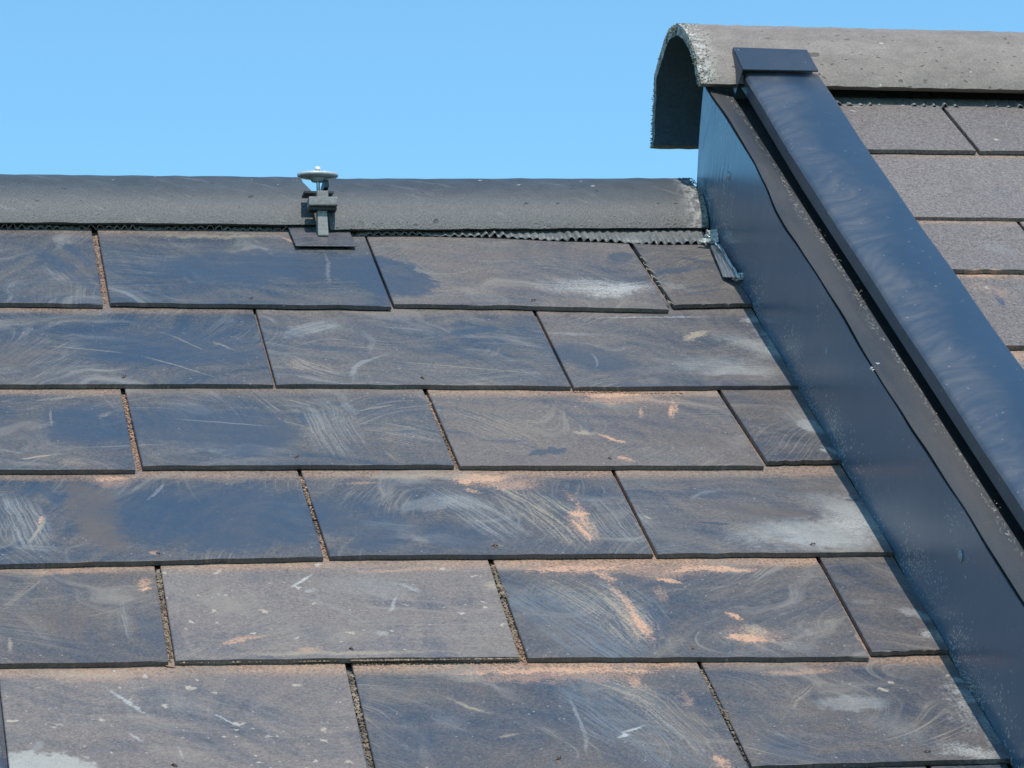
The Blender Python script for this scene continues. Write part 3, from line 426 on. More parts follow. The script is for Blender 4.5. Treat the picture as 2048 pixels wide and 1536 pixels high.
# ------------------------------------------------------------------ lower roof
EXP = .195; THK = .0047; FALL = .0055/EXP; LEN = .44
lower = roof_empty('slate_roof'); lower['kind'] = 'thing'
tag(lower, 'lower dark slate roof smeared with dust, left of the metal verge', 'roof')
def slab(name, l, r, mat, parent, n0=0.0, length=LEN, thk=THK, seg=16, jit=.0007):
    """l, r = ((u,v) tail, (u,v) a little way up) for the left and right edges; n0 = height of the tail arris."""
    (ul, vl), (ul2, vl2) = l; (ur, vr), (ur2, vr2) = r
    sl = (ul2-ul)/(vl2-vl); sr = (ur2-ur)/(vr2-vr)
    top, bot, nn = [], [], seg+1
    for j in range(nn):
        t = j/seg; u = ul+(ur-ul)*t; v = vl+(vr-vl)*t + ((random.uniform(-jit, jit) + (random.uniform(.0008, .0022) if random.random() < .06 else 0)) if 0 < j < seg else 0)
        top.append((u, v, n0+random.uniform(-.00012,.00012)))
        bot.append((u, v+random.uniform(0,.0008), n0-thk))
    hv = max(vl, vr)+length
    hl = (ul+sl*(hv-vl), hv, n0-FALL*length); hr = (ur+sr*(hv-vr), hv, n0-FALL*length)
    bm = bmesh.new()
    T = [bm.verts.new(p) for p in top]; B = [bm.verts.new(p) for p in bot]
    HL, HR = bm.verts.new(hl), bm.verts.new(hr)
    hl2, hr2 = bm.verts.new((hl[0],hl[1],hl[2]-thk)), bm.verts.new((hr[0],hr[1],hr[2]-thk))
    bm.faces.new(T+[HR, HL]); bm.faces.new([hl2, hr2]+B[::-1])
    for j in range(seg): bm.faces.new([B[j], B[j+1], T[j+1], T[j]])
    bm.faces.new([B[-1], hr2, HR, T[-1]]); bm.faces.new([hl2, B[0], T[0], HL]); bm.faces.new([hr2, hl2, HL, HR])
    ed = [e for e in bm.edges if all(v in T or v in (HL, HR) for v in e.verts)]
    bmesh.ops.bevel(bm, geom=ed, offset=.0007, segments=1, affect='EDGES')
    bmesh.ops.recalc_face_normals(bm, faces=bm.faces)
    me = bpy.data.meshes.new(name); bm.to_mesh(me); bm.free()
    return link(name, me, mat, parent)
def uv2(x, y, n=0.0):
    p = on_n(x, y, n); return (p.x, p.y)
# each course: tail points of every slate (left x,y, right x,y) and where its edges pass higher up (left x, right x, at y)
RIGHT = lambda v: .6905 + (v-.2)*.0145          # the foot of the upstand beside the last slate
ROWS = {
 'A': [((-360,600),(206,608),None,(184,465)),((221,605),(783,613),(196,465),(731,475)),((788,607),(1338,618),(735,475),(1261,492)),((1348,610),(None,607),(1269,492),None)],
 'B': [((-45,769),(547,768),None,(507,622)),((553,768),(1142,772),(513,622),(1069,628)),((1148,774),(None,771),(1076,628),None)],
 'C': [((-330,942),(271,938),None,(242,783)),((286,932),(909,930),(251,783),(848,785)),((920,931),(1528,931),(857,785),(1439,788)),((1535,923),(None,920),(1446,788),None)],
 'D': [((-20,1129),(647,1113),None,(597,948)),((660,1111),(1307,1107),(605,948),(1225,945)),((1315,1107),(None,1105),(1232,945),None)],
 'E': [((-340,1334),(337,1322),None,(310,1138)),((351,1320),(1038,1313),(322,1138),(978,1125)),((1056,1315),(1738,1314),(989,1125),(1636,1122)),((1744,1303.5),(None,1303),(1644,1122),None)],
 'F': [((20,1548),(736,1542),None,(692,1335)),((753,1542),(1496,1536),(706,1335),(1398,1332)),((1504,1531),(None,1525),(1406,1332),None)],
}
# surface of every slate: dust, brown, angle, specks, lichen, head dust, head orange
SURF = {'A0':(.40,.5,-.9,.45,0,.5,.1),'A1':(.34,.4,.15,.2,0,.8,.15),'A2':(.80,.85,.15,.2,0,.4,.1),'A3':(.74,.75,.15,.2,0,.3,0),
 'B0':(.38,.55,-.5,.6,0,.7,.25),'B1':(.62,.6,.2,.35,0,.55,.1),'B2':(.62,.7,-.15,.3,0,.4,.1),
 'C0':(.52,.75,.4,.5,0,.8,.3),'C1':(.50,.6,.2,.5,0,.55,.2),'C2':(.88,.9,.2,.4,0,.9,.6),'C3':(.80,.95,.15,.35,0,.3,.1),
 'D0':(.38,.8,-.9,.6,0,.8,.35),'D1':(.54,.65,-.6,.35,0,.9,.5),'D2':(.70,.75,.25,.3,0,.9,.3),
 'E0':(.76,.9,.5,.4,0,.9,.5),'E1':(.96,.95,.2,.4,.8,.8,.5),'E2':(.66,.8,-.7,.5,0,1,.75),'E3':(.80,.95,.2,.4,0,.4,.1),
 'F0':(.98,.95,.3,.5,.6,.9,.45),'F1':(.72,.8,.5,.5,0,1,.6),'F2':(.66,.85,.3,.5,.1,.8,.4)}
TONE = {'E1':1.65,'F0':1.6,'A2':1.25,'C2':1.25,'D2':1.2,'B1':1.1,'B2':1.15}
order = 'ABCDEF'
tail_v = {}
slates = {}
for ri, rname in enumerate(order):
    vs_ = []
    for (a, b_, la, rb) in ROWS[rname]:
        pa = uv2(*a)
        if b_[0] is None:
            q = on_n(1600, b_[1], 0); v_ = q.y; pb = (RIGHT(v_)-.0005, v_); p2 = (RIGHT(v_+.15)-.0005, v_+.15)
        else:
            pb = uv2(*b_); p2 = uv2(*rb, -.005)
        l2 = uv2(*la, -.005) if la else (pa[0], pa[1]+.15)
        vs_.append((pa, l2, pb, p2))
    tail_v[rname] = vs_
for ri, rname in enumerate(order):
    for i, (pa, l2, pb, p2) in enumerate(tail_v[rname]):
        d_, br, an, sp, lic, hd_, ho = SURF['%s%d' % (rname, i)]
        vm_ = (pa[1]+pb[1])/2
        if ri == 0: hv = .232
        else:
            up = tail_v[order[ri-1]]; hv = min(t[0][1] for t in up)*.5+min(t[2][1] for t in up)*.5
        rect = (min(pa[0], l2[0])-.005, max(pb[0], p2[0])+.005, min(pa[1], pb[1])-.004, vm_+EXP+.035)
        mt = slate_mat('slate_%s%d' % (rname, i), rect, ri*5.1+i*1.7+.3, d_, br, an, sp, lic, hv, hd_, ho, tone=TONE.get('%s%d' % (rname, i), 1.0))
        n0 = .0004 if (rname+str(i)) in ('A1','A3','C1','C3','E3') else 0
        slates[rname+str(i)] = slab('slate', (pa, l2), (pb, p2), mt, lower, n0, .29 if rname == 'A' else LEN)
# plain slates that carry the courses on beyond the picture
generic = slate_mat('slate_field', (0,0,0,0), 40.0, .5, .7, .3, .5, .1, 9, 0, 0, marks=False)
def field(u0, u1, v, n0=0.0, parent=lower, mat=generic):
    return slab('slate', ((u0,v),(u0,v+.15)), ((u1,v),(u1,v+.15)), mat, parent, n0)
for r_, rname in enumerate(order):
    pa, l2, pb, p2 = tail_v[rname][0]
    for du in (.303, .606):
        slab('slate', ((pa[0]-du,pa[1]),(pa[0]-du,pa[1]+.15)), ((pa[0]-du+.299,pa[1]),(pa[0]-du+.299,pa[1]+.15)), generic, lower, 0.0, .29 if rname == 'A' else LEN)
vb = sum(t[0][1] for t in tail_v['F'])/len(tail_v['F'])
for j in range(1, 4):
    v = vb - EXP*j; off = .0 if j % 2 else .15
    for i in range(-2, 3):
        u0 = i*.302+off; u1 = min(u0+.298, RIGHT(v)-.001)
        if u1-u0 > .05: field(u0, u1, v)
# deck under the slates, both slopes
RF = on_n(1200, 456, .012)                      # foot of the ridge tiles on the near slope
def slope_slab(name, u0, u1, v0, v1, n1, parent, thk=.02):
    return box(name, (u0, v0, n1-thk), (u1, v1, n1), M_DECK, parent, .0005)
apex_v = RF.y + hz(.125, 0)[0]
slope_slab('deck_board', -2.2, .685, vb-EXP*3-.1, apex_v-.01, -.024, lower)
ap = (apex_v-.01, -.03)
bs = mesh('back_slope', [(-2.2,ap[0],ap[1]),(.685,ap[0],ap[1]),(.685,ap[0]+hz(1.6,-1.2)[0],ap[1]+hz(1.6,-1.2)[1]),(-2.2,ap[0]+hz(1.6,-1.2)[0],ap[1]+hz(1.6,-1.2)[1])], [(0,1,2,3)])
link('back_slope', bs, M_DECK, lower)

# rivets: copper pin bent over on a disc
def rivet(x, y, slate, ang=None):
    p = on_n(x, y, -.001); a = random.uniform(-1.2, 1.2) if ang is None else ang
    bm = bmesh.new()
    bmesh.ops.create_cone(bm, cap_ends=True, segments=12, radius1=.0030, radius2=.0022, depth=.0008, matrix=Matrix.Translation((0,0,.0004)))
    path = [(0,0,0),(0,0,.0022),(.0012,0,.0034),(.0036,0,.0030),(.0058,.0003,.0018)]
    prev = None
    for i, c in enumerate(path):
        rr = .0009 if i < 4 else .0006
        ring = [bm.verts.new((c[0]+ (rr*cos(t)*(.3 if i>1 else 1)), c[1]+rr*sin(t), c[2]+(rr*cos(t)*.9 if i>1 else 0))) for t in [j*pi/3 for j in range(6)]]
        if prev:
            for j in range(6): bm.faces.new([prev[j], prev[(j+1)%6], ring[(j+1)%6], ring[j]])
        prev = ring
    bm.faces.new(prev)
    bmesh.ops.recalc_face_normals(bm, faces=bm.faces)
    me = bpy.data.meshes.new('rivet'); bm.to_mesh(me); bm.free()
    for po in me.polygons: po.use_smooth = True
    o = link('rivet', me, M_COPPER, slates[slate]); o.location = p; o.rotation_euler = (0,0,a); o.scale = [random.uniform(.6, .9)]*3
for x, y, s in ((500,600,'A1'),(1063,604,'A2'),(247,757,'B0'),(843,757,'B1'),(591,918,'C1'),(1217,918,'C2'),(313,1108,'D0'),(986,1094,'D1'),(1622,1091,'D2'),(700,1299,'E1'),(1386,1300,'E2'),(1850,1506,'F2'),(1115,1521,'F1'),(345,1532,'F0')):
    rivet(x, y, s)

# ------------------------------------------------------------------ ridge tiles
PROF = [(0,0),(.003,.016),(.013,.036),(.030,.060),(.052,.081),(.078,.096),(.105,.105),(.130,.1075),(.155,.104),(.182,.093),(.207,.076),(.228,.054),(.242,.028),(.248,.010),(.250,0)]
def ridge_tile(name, u0, u1, f0, f1, mat, parent, zs=1.0, hs=1.0, nseg=28, thk=.012, rag0=0.0, rag1=0.0, wob=.0005, notch=0.0):
    """f0, f1 = (v, n) of the near foot at either end."""
    cx, cz = .125, .02
    inner = []
    for h, z in PROF:
        d_ = Vector((h-cx, z-cz)); L = d_.length; inner.append((cx+(h-cx)*(1-thk/L), max(0.0, cz+(z-cz)*(1-thk/L)) if 0 < z else 0.0))
    m_ = len(PROF); verts, faces = [], []
    def ring(prof, u, t, rg, outer):
        idx = []
        v0, n0 = f0[0]+(f1[0]-f0[0])*t, f0[1]+(f1[1]-f0[1])*t
        for q, (h, z) in enumerate(prof):
            j = random.uniform(-wob, wob) if outer else 0
            dv, dn = hz(h*hs, z*zs+j); ru = rg[q] if rg else 0
            verts.append((u+ru, v0+dv, n0+dn)); idx.append(len(verts)-1)
        return idx
    rg0 = [random.uniform(-rag0, rag0) + (notch if 4 <= q <= 10 else 0) for q in range(m_)]; rg1 = [random.uniform(-rag1, rag1) - (notch if 4 <= q <= 10 else 0) for q in range(m_)]
    rings_o, rings_i = [], []
    for i in range(nseg+1):
        t = i/nseg; u = u0+(u1-u0)*t; rg = rg0 if i == 0 else (rg1 if i == nseg else None)
        rings_o.append(ring(PROF, u, t, rg, True)); rings_i.append(ring(inner, u, t, rg, False))
    sm = []
    for i in range(nseg):
        for j in range(m_-1):
            faces.append((rings_o[i][j], rings_o[i+1][j], rings_o[i+1][j+1], rings_o[i][j+1]))
            faces.append((rings_i[i][j+1], rings_i[i+1][j+1], rings_i[i+1][j], rings_i[i][j]))
        for j in (0, m_-1):
            faces.append((rings_o[i][j], rings_i[i][j], rings_i[i+1][j], rings_o[i+1][j]))
    for i in (0, nseg):
        for j in range(m_-1): faces.append((rings_o[i][j], rings_o[i][j+1], rings_i[i][j+1], rings_i[i][j]))
    me = mesh(name, verts, faces, True)
    bm = bmesh.new(); bm.from_mesh(me)
    for e in bm.edges:
        if len(e.link_faces) == 2 and e.calc_face_angle(0) > radians(50): e.smooth = False
    bm.to_mesh(me); bm.free()
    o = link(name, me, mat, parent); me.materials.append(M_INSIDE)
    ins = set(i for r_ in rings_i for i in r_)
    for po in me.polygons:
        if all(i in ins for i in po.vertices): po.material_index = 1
    return o
FN = .003; ZL, ZR = .725, .76
def foot(x, y): p = on_n(x, y, FN); return (p.x, (p.y, FN))
uL, fL = foot(632, 449); uL0, fL0 = foot(0, 444)
uR, fR = foot(662, 459); uR1, fR1 = foot(1418, 455)
ridge_tile('ridge_tile', uL-.45, uL, (fL0[0]+(fL0[0]-fL[0])*.4, FN), fL, M_RIDGE_LO, lower, zs=ZL, hs=.72, rag1=.0012, notch=.007)
ridge_tile('ridge_tile', uL-.464-.45, uL-.464, (fL0[0], FN), (fL0[0], FN), M_RIDGE_LO, lower, zs=ZL, hs=.72)
ridge_tile('ridge_tile', uR, .6885, fR, fR1, M_RIDGE_LO, lower, zs=ZR, hs=.72, rag0=.0012, notch=.006)

# corrugated ventilation strip tucked under the ridge tiles
def vent_strip(name, u0, u1, v_hi, drop_fn, n_base, parent, per=.0092, amp_fn=lambda t: .0022):
    nu = int((u1-u0)/per*8); verts, faces = [], []
    rows = 5
    for i in range(nu+1):
        t = i/nu; u = u0+(u1-u0)*t; ph = 2*pi*(u/per); a = amp_fn(t)*(1+.4*sin(u*61)+.3*sin(u*143+1))
        for j in range(rows):
            s = j/(rows-1); v = v_hi - s*drop_fn(t)
            w_ = a*s*(sin(ph)+.25*sin(2.1*ph+u*40))
            verts.append((u+.0012*s*sin(u*97), v+.0012*s*sin(u*55+2), n_base(t)+a*s*1.05+w_+.004*(1-s)))
    for i in range(nu):
        for j in range(rows-1):
            a0 = i*rows+j; faces.append((a0, a0+rows, a0+rows+1, a0+1))
    me = mesh(name, verts, faces, True); o = link(name, me, M_MESH, parent)
    md = o.modifiers.new('thickness', 'SOLIDIFY'); md.thickness = .0007
    return o
vent_strip('vent_strip', -.72, uL-.022, fL[0]+.02, lambda t: .018, lambda t: -.0072, lower)
vent_strip('vent_strip', uR+.03, .682, fR[0]+.03, lambda t: .026+.022*max(0, min(1, (t-.25)*1.6)), lambda t: -.0060+.0006*t, lower, amp_fn=lambda t: .0012+.0006*min(1, t*2))

# ------------------------------------------------------------------ ridge clamp over the joint of the ridge tiles
clamp_ = roof_empty('ridge_clamp')
tag(clamp_, 'small grey ridge clamp with bolt and oval washer, over the joint of lower ridge tiles', 'clamp')
def upright(lo, hi):                             # box given in (u, h, z) from a foot point
    return lo, hi
def hbox(name, org, lo, hi, mat, off=.0008, seg=1, parent=clamp_):
    def f(p): dv, dn = hz(p.y, p.z); return (org[0]+p.x, org[1]+dv, org[2]+dn)
    return box(name, lo, hi, mat, parent, off, seg, f)
pl0 = on_n(592, 485, .004); pl1 = on_n(714, 488, .004)
box('base_plate', (pl0.x, pl0.y, -.0009), (pl1.x, pl0.y+.075, .0008), slate_mat('clamp_plate', (0,0,0,0), 77, .45, .8, .2, .2, 0, 9, 0, 0, marks=False), clamp_, .0005, 1,
    lambda p: (p.x + (p.y-pl0.y)*-.02, p.y, p.z - (p.y-pl0.y)*.03))
so = on_n(647, 471, .0015)                       # foot of the stem
def stem_shape(p):
    wdt = 1.0 if p.z > 0 else 1.12
    dv, dn = hz(p.y + p.z*.10, p.z); return (so.x + p.x*wdt, so.y+dv, so.z+dn)
box('stem', (-.0052, 0, 0), (.0052, .012, .040), M_CAST, clamp_, .0010, 2, stem_shape)
co = (so.x+.0005, *[so[i+1]+hz(-.001, .0330)[i] for i in range(2)])
hbox('cross_bar', co, (-.0158, -.004, 0), (.0158, .014, .0098), M_CAST, .0012, 2)
hbox('upper_tongue', co, (-.0062, -.001, .0094), (.0062, .016, .0175), M_CAST, .0010, 2)
hbox('under_bar_shade', co, (-.0152, .001, -.0042), (.0152, .014, .0), M_BLACK, .0012, 2)  # black strip added as the shadow beneath the cross bar
hbox('cross_strap', co, (-.0190, .010, .0170), (.0135, .030, .0200), M_BLACK, .0005)
jx = on_n(655, 455, FN).x + .003                 # the joint
cr_v, cr_n = fL[0]+hz(.078, .0765)[0], FN+hz(.078, .0765)[1]
def lathe(name, prof, mat, org, sx=1.0, sy=1.0, seg=28, wav=0.0):
    verts, faces = [], []
    for r_, z in prof:
        for j in range(seg):
            t = 2*pi*j/seg; rr = r_*(1+wav*sin(2*t+.6))
            dv, dn = hz(rr*sin(t)*sy, z + wav*r_*.25*cos(2*t)); verts.append((org[0]+rr*cos(t)*sx, org[1]+dv, org[2]+dn))
    for i in range(len(prof)-1):
        for j in range(seg): faces.append((i*seg+j, i*seg+(j+1)%seg, (i+1)*seg+(j+1)%seg, (i+1)*seg+j))
    me = mesh(name, verts, faces, True)
    return link(name, me, mat, clamp_)
wo_ = (jx+.0005, cr_v, cr_n)
lathe('washer', [(0,.0030),(.004,.0032),(.012,.0038),(.018,.0046),(.0222,.0044),(.0228,.0038),(.0228,.0014),(.0215,.0006),(.012,-.0008),(.0085,-.0022),(.0068,-.0050),(0,-.0055)], M_WASH, wo_, 1.0, .62, 36, .035)
lathe('nut_flange', [(0,.0075),(.0040,.0075),(.0054,.0060),(.0050,.0040),(0,.0030)], M_BLACK, wo_)
lathe('nut', [(0,.0128),(.0022,.0126),(.0034,.0112),(.0036,.0088),(.0026,.0074),(0,.0074)], M_NUT, wo_)
rod_prof = [(0, -.004)]
for i in range(40): rod_prof.append((.0022 if i % 2 else .0016, -.004-.0011*i))
lathe('threaded_rod', rod_prof+[(0, -.05)], M_GALV, wo_, seg=12)
hbox('lower_bar', (jx, cr_v, cr_n), (-.008, -.012, -.024), (.020, .012, -.0205), M_BLACK, .0004)

# ------------------------------------------------------------------ upper roof on the right
upper = roof_empty('slate_roof'); upper['kind'] = 'thing'
tag(upper, 'upper grainy brown grey slate roof, right of the metal verge', 'roof')
HN = .131                                        # height of its tails off the lower slope
UPR = [(.1475, ((.66, .9555), (.9600, 1.262))), (-.057, ((.66, .80), (.803, 1.105), (1.108, 1.41))), (-.203, ((.64, .9350), (.9385, 1.24))), (-.397, ((.66, .79), (.793, 1.095), (1.098, 1.40))), (-.60, ((.62, .93), (.933, 1.235))), (-.80, ((.62,.79),(.793,1.095))), (-1.0, ((.62,.93),(.933,1.235)))]
um = [slate_mat('upper_slate_%d' % i, (.7, 1.1, UPR[i][0], UPR[i][0]+.24), 60+i*3.3, .92, .95, .3+i, .35, .02, UPR[i-1][0] if i else .325, .6, .1+.25*i, grain=.62, marks=MARKS_HI_UV, bumpd=.0012, tone=(1.55,1.75,1.6,1.5,1.5,1.5,1.5)[i], swirl=.16) for i in range(7)]
def up_slab(u0, u1, v, mat, sk=0.0):
    u0 = max(u0, .765)
    e = EXP
    return slab('slate', ((u0,v),(u0+sk,v+.15)), ((u1,v),(u1+sk,v+.15)), mat, upper, HN, .25 if v > .1 else LEN)
for i, (v, spans) in enumerate(UPR):
    for (a, b_) in spans: up_slab(a, b_, v-.002*random.random(), um[i], .004)
slope_slab('deck_board', .765, 2.4, -1.3, .40, HN-.026, upper)
ua = (.40, HN-.03)
link('back_slope', mesh('back_slope', [(.80,ua[0],ua[1]),(2.4,ua[0],ua[1]),(2.4,ua[0]+hz(1.6,-1.2)[0],ua[1]+hz(1.6,-1.2)[1]),(.80,ua[0]+hz(1.6,-1.2)[0],ua[1]+hz(1.6,-1.2)[1])], [(0,1,2,3)]), M_DECK, upper)
UF = (RF.y+hz(0, .169)[0], .012+hz(0, .169)[1])
uend = .6805
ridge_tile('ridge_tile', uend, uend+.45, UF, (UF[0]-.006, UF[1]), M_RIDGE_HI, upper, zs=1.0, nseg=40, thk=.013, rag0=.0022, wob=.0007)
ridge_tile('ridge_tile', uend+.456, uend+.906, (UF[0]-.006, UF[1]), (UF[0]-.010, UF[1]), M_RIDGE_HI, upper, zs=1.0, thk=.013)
vent_strip('vent_strip', .80, 1.45, UF[0]+.02, lambda t: .030, lambda t: HN-.0075, upper, per=.0125, amp_fn=lambda t: .0024)

# lichen growing on the rim and end of the upper ridge tile
def blobs(name, pts, mat, parent, smin, smax, kind='stuff', flat=.7):
    verts, faces = [], []
    for p in pts:
        s = random.uniform(smin, smax); i0 = len(verts)
        ax = [random.uniform(.6, 1.3) for _ in range(3)]; ax[2] *= flat
        a = random.uniform(0, pi); ca, sa = cos(a), sin(a)
        for d_ in ((1,0,0),(0,1,0),(-1,0,0),(0,-1,0),(0,0,1),(0,0,-1)):
            x, y, z = d_[0]*ax[0]*s, d_[1]*ax[1]*s, d_[2]*ax[2]*s
            verts.append((p[0]+x*ca-y*sa, p[1]+x*sa+y*ca, p[2]+z))
        for f in ((0,1,4),(1,2,4),(2,3,4),(3,0,4),(1,0,5),(2,1,5),(3,2,5),(0,3,5)): faces.append(tuple(i0+q for q in f))
    return link(name, mesh(name, verts, faces), mat, parent, kind)
def prof_pt(t, off=0.0):
    x = t*(len(PROF)-1); i = min(int(x), len(PROF)-2); f = x-i
    h = PROF[i][0]+(PROF[i+1][0]-PROF[i][0])*f; z = PROF[i][1]+(PROF[i+1][1]-PROF[i][1])*f
    d_ = Vector((h-.125, z-.02)).normalized()
    return h+d_.x*off, z+d_.y*off
pts = []
for _ in range(900):
    t = random.random(); t = t if random.random() < .5 else t*.55
    h, z = prof_pt(t, random.uniform(-.012, -.0008)); dv, dn = hz(h, z)
    pts.append((uend+random.uniform(-.0012, .0012), UF[0]+dv, UF[1]+dn))
for _ in range(420):
    t = random.uniform(0, .62); h, z = prof_pt(t, .0003); dv, dn = hz(h, z)
    pts.append((uend+abs(random.gauss(0, .011)), UF[0]+dv, UF[1]+dn))
blobs('lichen_crust', pts, M_LICHEN, upper, .0005, .0016)
pts = []
for _ in range(420):
    u = .688-abs(random.gauss(0, .008)); t = random.random()*.42; h, z = prof_pt(t, 0); dv, dn = hz(h*.72, z*ZR)
    pts.append((u, fR1[0]+dv, FN+dn))
for _ in range(260):
    u = random.uniform(uR, .68); h, z = prof_pt(abs(random.gauss(0, .03)), 0); dv, dn = hz(h*.72, z*ZR); tt = (u-uR)/(.688-uR)
    pts.append((u, fR[0]+(fR1[0]-fR[0])*tt+dv, FN+dn))
blobs('lichen_crust', pts, M_LICHEN, lower, .0004, .0013)

# ------------------------------------------------------------------ metal verge between the two roofs
verge = roof_empty('verge_flashing')
tag(verge, 'dark blue grey coated metal verge flashing and capping between the two roofs', 'flashing')
UW = lambda v: RIGHT(v)
TOPK = [(-1.5,.128),(-.94,.128),(-.64,.1265),(-.56,.1235),(-.43,.1230),(-.28,.1265),(-.14,.1240),(-.08,.1225),(-.03,.1240),(.03,.1310),(.09,.1360),(.185,.1385),(.29,.1350),(.36,.135)]
def TOPN(v):
    for (a, na), (b_, nb) in zip(TOPK, TOPK[1:]):
        if v <= b_:
            t = (v-a)/(b_-a); t = t*t*(3-2*t); return na+(nb-na)*t+.0005*sin(v*31)+.0003*sin(v*57+1)
    return TOPK[-1][1]
VB = -1.35
def strip_surface(name, secs, mat, parent, thick=.0012, smooth=True):
    """secs = list of rows of points, skinned into a sheet."""
    verts, faces = [], []; m_ = len(secs[0])
    for s in secs: verts += s
    for i in range(len(secs)-1):
        for j in range(m_-1): faces.append((i*m_+j, i*m_+j+1, (i+1)*m_+j+1, (i+1)*m_+j))
    me = mesh(name, verts, faces, smooth); o = link(name, me, mat, parent)
    bm = bmesh.new(); bm.from_mesh(me)
    for e in bm.edges:
        if len(e.link_faces) == 2 and e.calc_face_angle(0) > radians(40): e.smooth = False
    bm.to_mesh(me); bm.free()
    md = o.modifiers.new('thickness', 'SOLIDIFY'); md.thickness = thick; md.offset = 0; md.use_rim = False
    return o
# upright panel; its head runs up behind the lower ridge
secs = []
NV = 90
head = (.342, .135)
for i in range(NV+1):
    v = VB + (.322-VB)*i/NV
    row = []
    for j in range(13):
        s = j/12; n_ = -.004 + (TOPN(v)+.004)*s
        vv = v + (.018*s*max(0, (v-.0)/.322)**3)
        bow = .0010*sin(v*9+s*2.2)*s*(1-s)*4 + .0006*sin(v*23)*s
        row.append((UW(v)+bow+.0006*sin(v*41)*(1-s), vv, n_))
    secs.append(row)
strip_surface('upstand_panel', secs, M_PANEL, verge)
# folded lip along the head of the panel
secs = []
for i in range(NV+1):
    v = VB + (.325-VB)*i/NV; u = UW(v)+.001; t = TOPN(v)
    secs.append([(u, v+.018*max(0, v/.322)**3, t+.0012),(u+.008, v, (t*2+.131)/3+.0014),(u+.017, v, (t+.131*2)/3+.0010+.0005*sin(v*37)),(u+.0262, v, .1312),(u+.0280, v, .1295),(u+.0285, v, .10)])
strip_surface('lip', secs, M_LIP, verge)
# timber the metal is dressed over
box('batten', (.032, VB, .085), (.080, .335, .1215), M_DECK, verge, .0008, 1, lambda p: (p.x+UW(p.y), p.y, p.z))
# hollow capping
CW = .0870; CT = .0170
def cap_sec(v, dn=0.0, grow=0.0):
    u = UW(v)+.0335+.006*max(0, v/.34); b0 = .1400; t = b0+CT+dn; r = .005
    pts = [(u+.010, b0+.001), (u-grow, b0-.0005), (u+.0006-grow, t-r)]
    for a in (20, 45, 70): pts.append((u+r-r*cos(radians(a))-grow, t-r+r*sin(radians(a))))
    pts += [(u+r+.002, t), (u+CW*.5, t+.0006), (u+CW-.003, t), (u+CW-.0008, t-.001), (u+CW+grow, t-.004), (u+CW+grow, .128)]
    return [(q[0], v, q[1]) for q in pts]
CV1 = on_n(1560, 138, .160).y-.004
secs = [cap_sec(VB+(CV1+.012-VB)*i/60, .0006*sin(i*.7)) for i in range(61)]
strip_surface('capping', secs, M_CAP, verge, .0012)
# end cap lapping on to the ridge tile
pA, pB, qA, qB = on_n(1486,138,.1655), on_n(1637,141,.1655), on_n(1466,94,.1765), on_n(1614,99,.1765)
ev = [pA, pB, qB, qA]; dn_ = Vector((0, .0005, -.0022))
vv = [tuple(p) for p in ev] + [tuple(p+dn_) for p in ev]
link('end_cap', bevelled('end_cap', [vv[4],vv[5],vv[6],vv[7],vv[0],vv[1],vv[2],vv[3]], BOXF, .0004), M_PLATE, verge)
# its left cheek
ck = [pA+Vector((.0003,.001,-.002)), qA+Vector((.0003,-.001,-.002)), qA+Vector((.001,.0,-.034)), Vector((pA.x-.006, pA.y-.004, .134)), Vector((pA.x-.004, pA.y-.004, .150))]
cm = mesh('cheek', ck, [(0,1,2,3,4)]); co_ = link('cheek', cm, M_PLATE, verge); md = co_.modifiers.new('thickness','SOLIDIFY'); md.thickness = .001
tq = [on_n(1606,104,.172), on_n(1638,105,.172), on_n(1638,128,.164), on_n(1612,128,.164)]
td = Vector((0, 0, -.014))
link('end_tab', bevelled('end_tab', [tuple(p+td) for p in (tq[3],tq[2],tq[1],tq[0])]+[tuple(p) for p in (tq[3],tq[2],tq[1],tq[0])], BOXF, .0004), M_BLACK, verge)
# screws through the panel
for x, y in ((1457,352),(1655,703),(1921,1112)):
    v0 = on_u(x, y, .688).y; p = on_u(x, y, UW(v0)-.0006)
    bm = bmesh.new()
    prof = [(0,.0022),(.0018,.0021),(.0030,.0014),(.0040,.0008),(.0052,.0006),(.0055,0)]; prev = None
    for r_, h_ in prof:
        ring = [bm.verts.new((-h_, r_*cos(t), r_*sin(t))) for t in [2*pi*j/16 for j in range(16)]] if r_ else [bm.verts.new((-h_,0,0))]
        if prev:
            for j in range(16):
                if len(prev) == 1: bm.faces.new([prev[0], ring[j], ring[(j+1)%16]])
                else: bm.faces.new([prev[j], ring[j], ring[(j+1)%16], prev[(j+1)%16]])
        prev = ring
    bmesh.ops.recalc_face_normals(bm, faces=bm.faces)
    me = bpy.data.meshes.new('screw'); bm.to_mesh(me); bm.free()
    for po in me.polygons: po.use_smooth = True
    o = link('screw', me, M_SCREW, verge); o.location = p

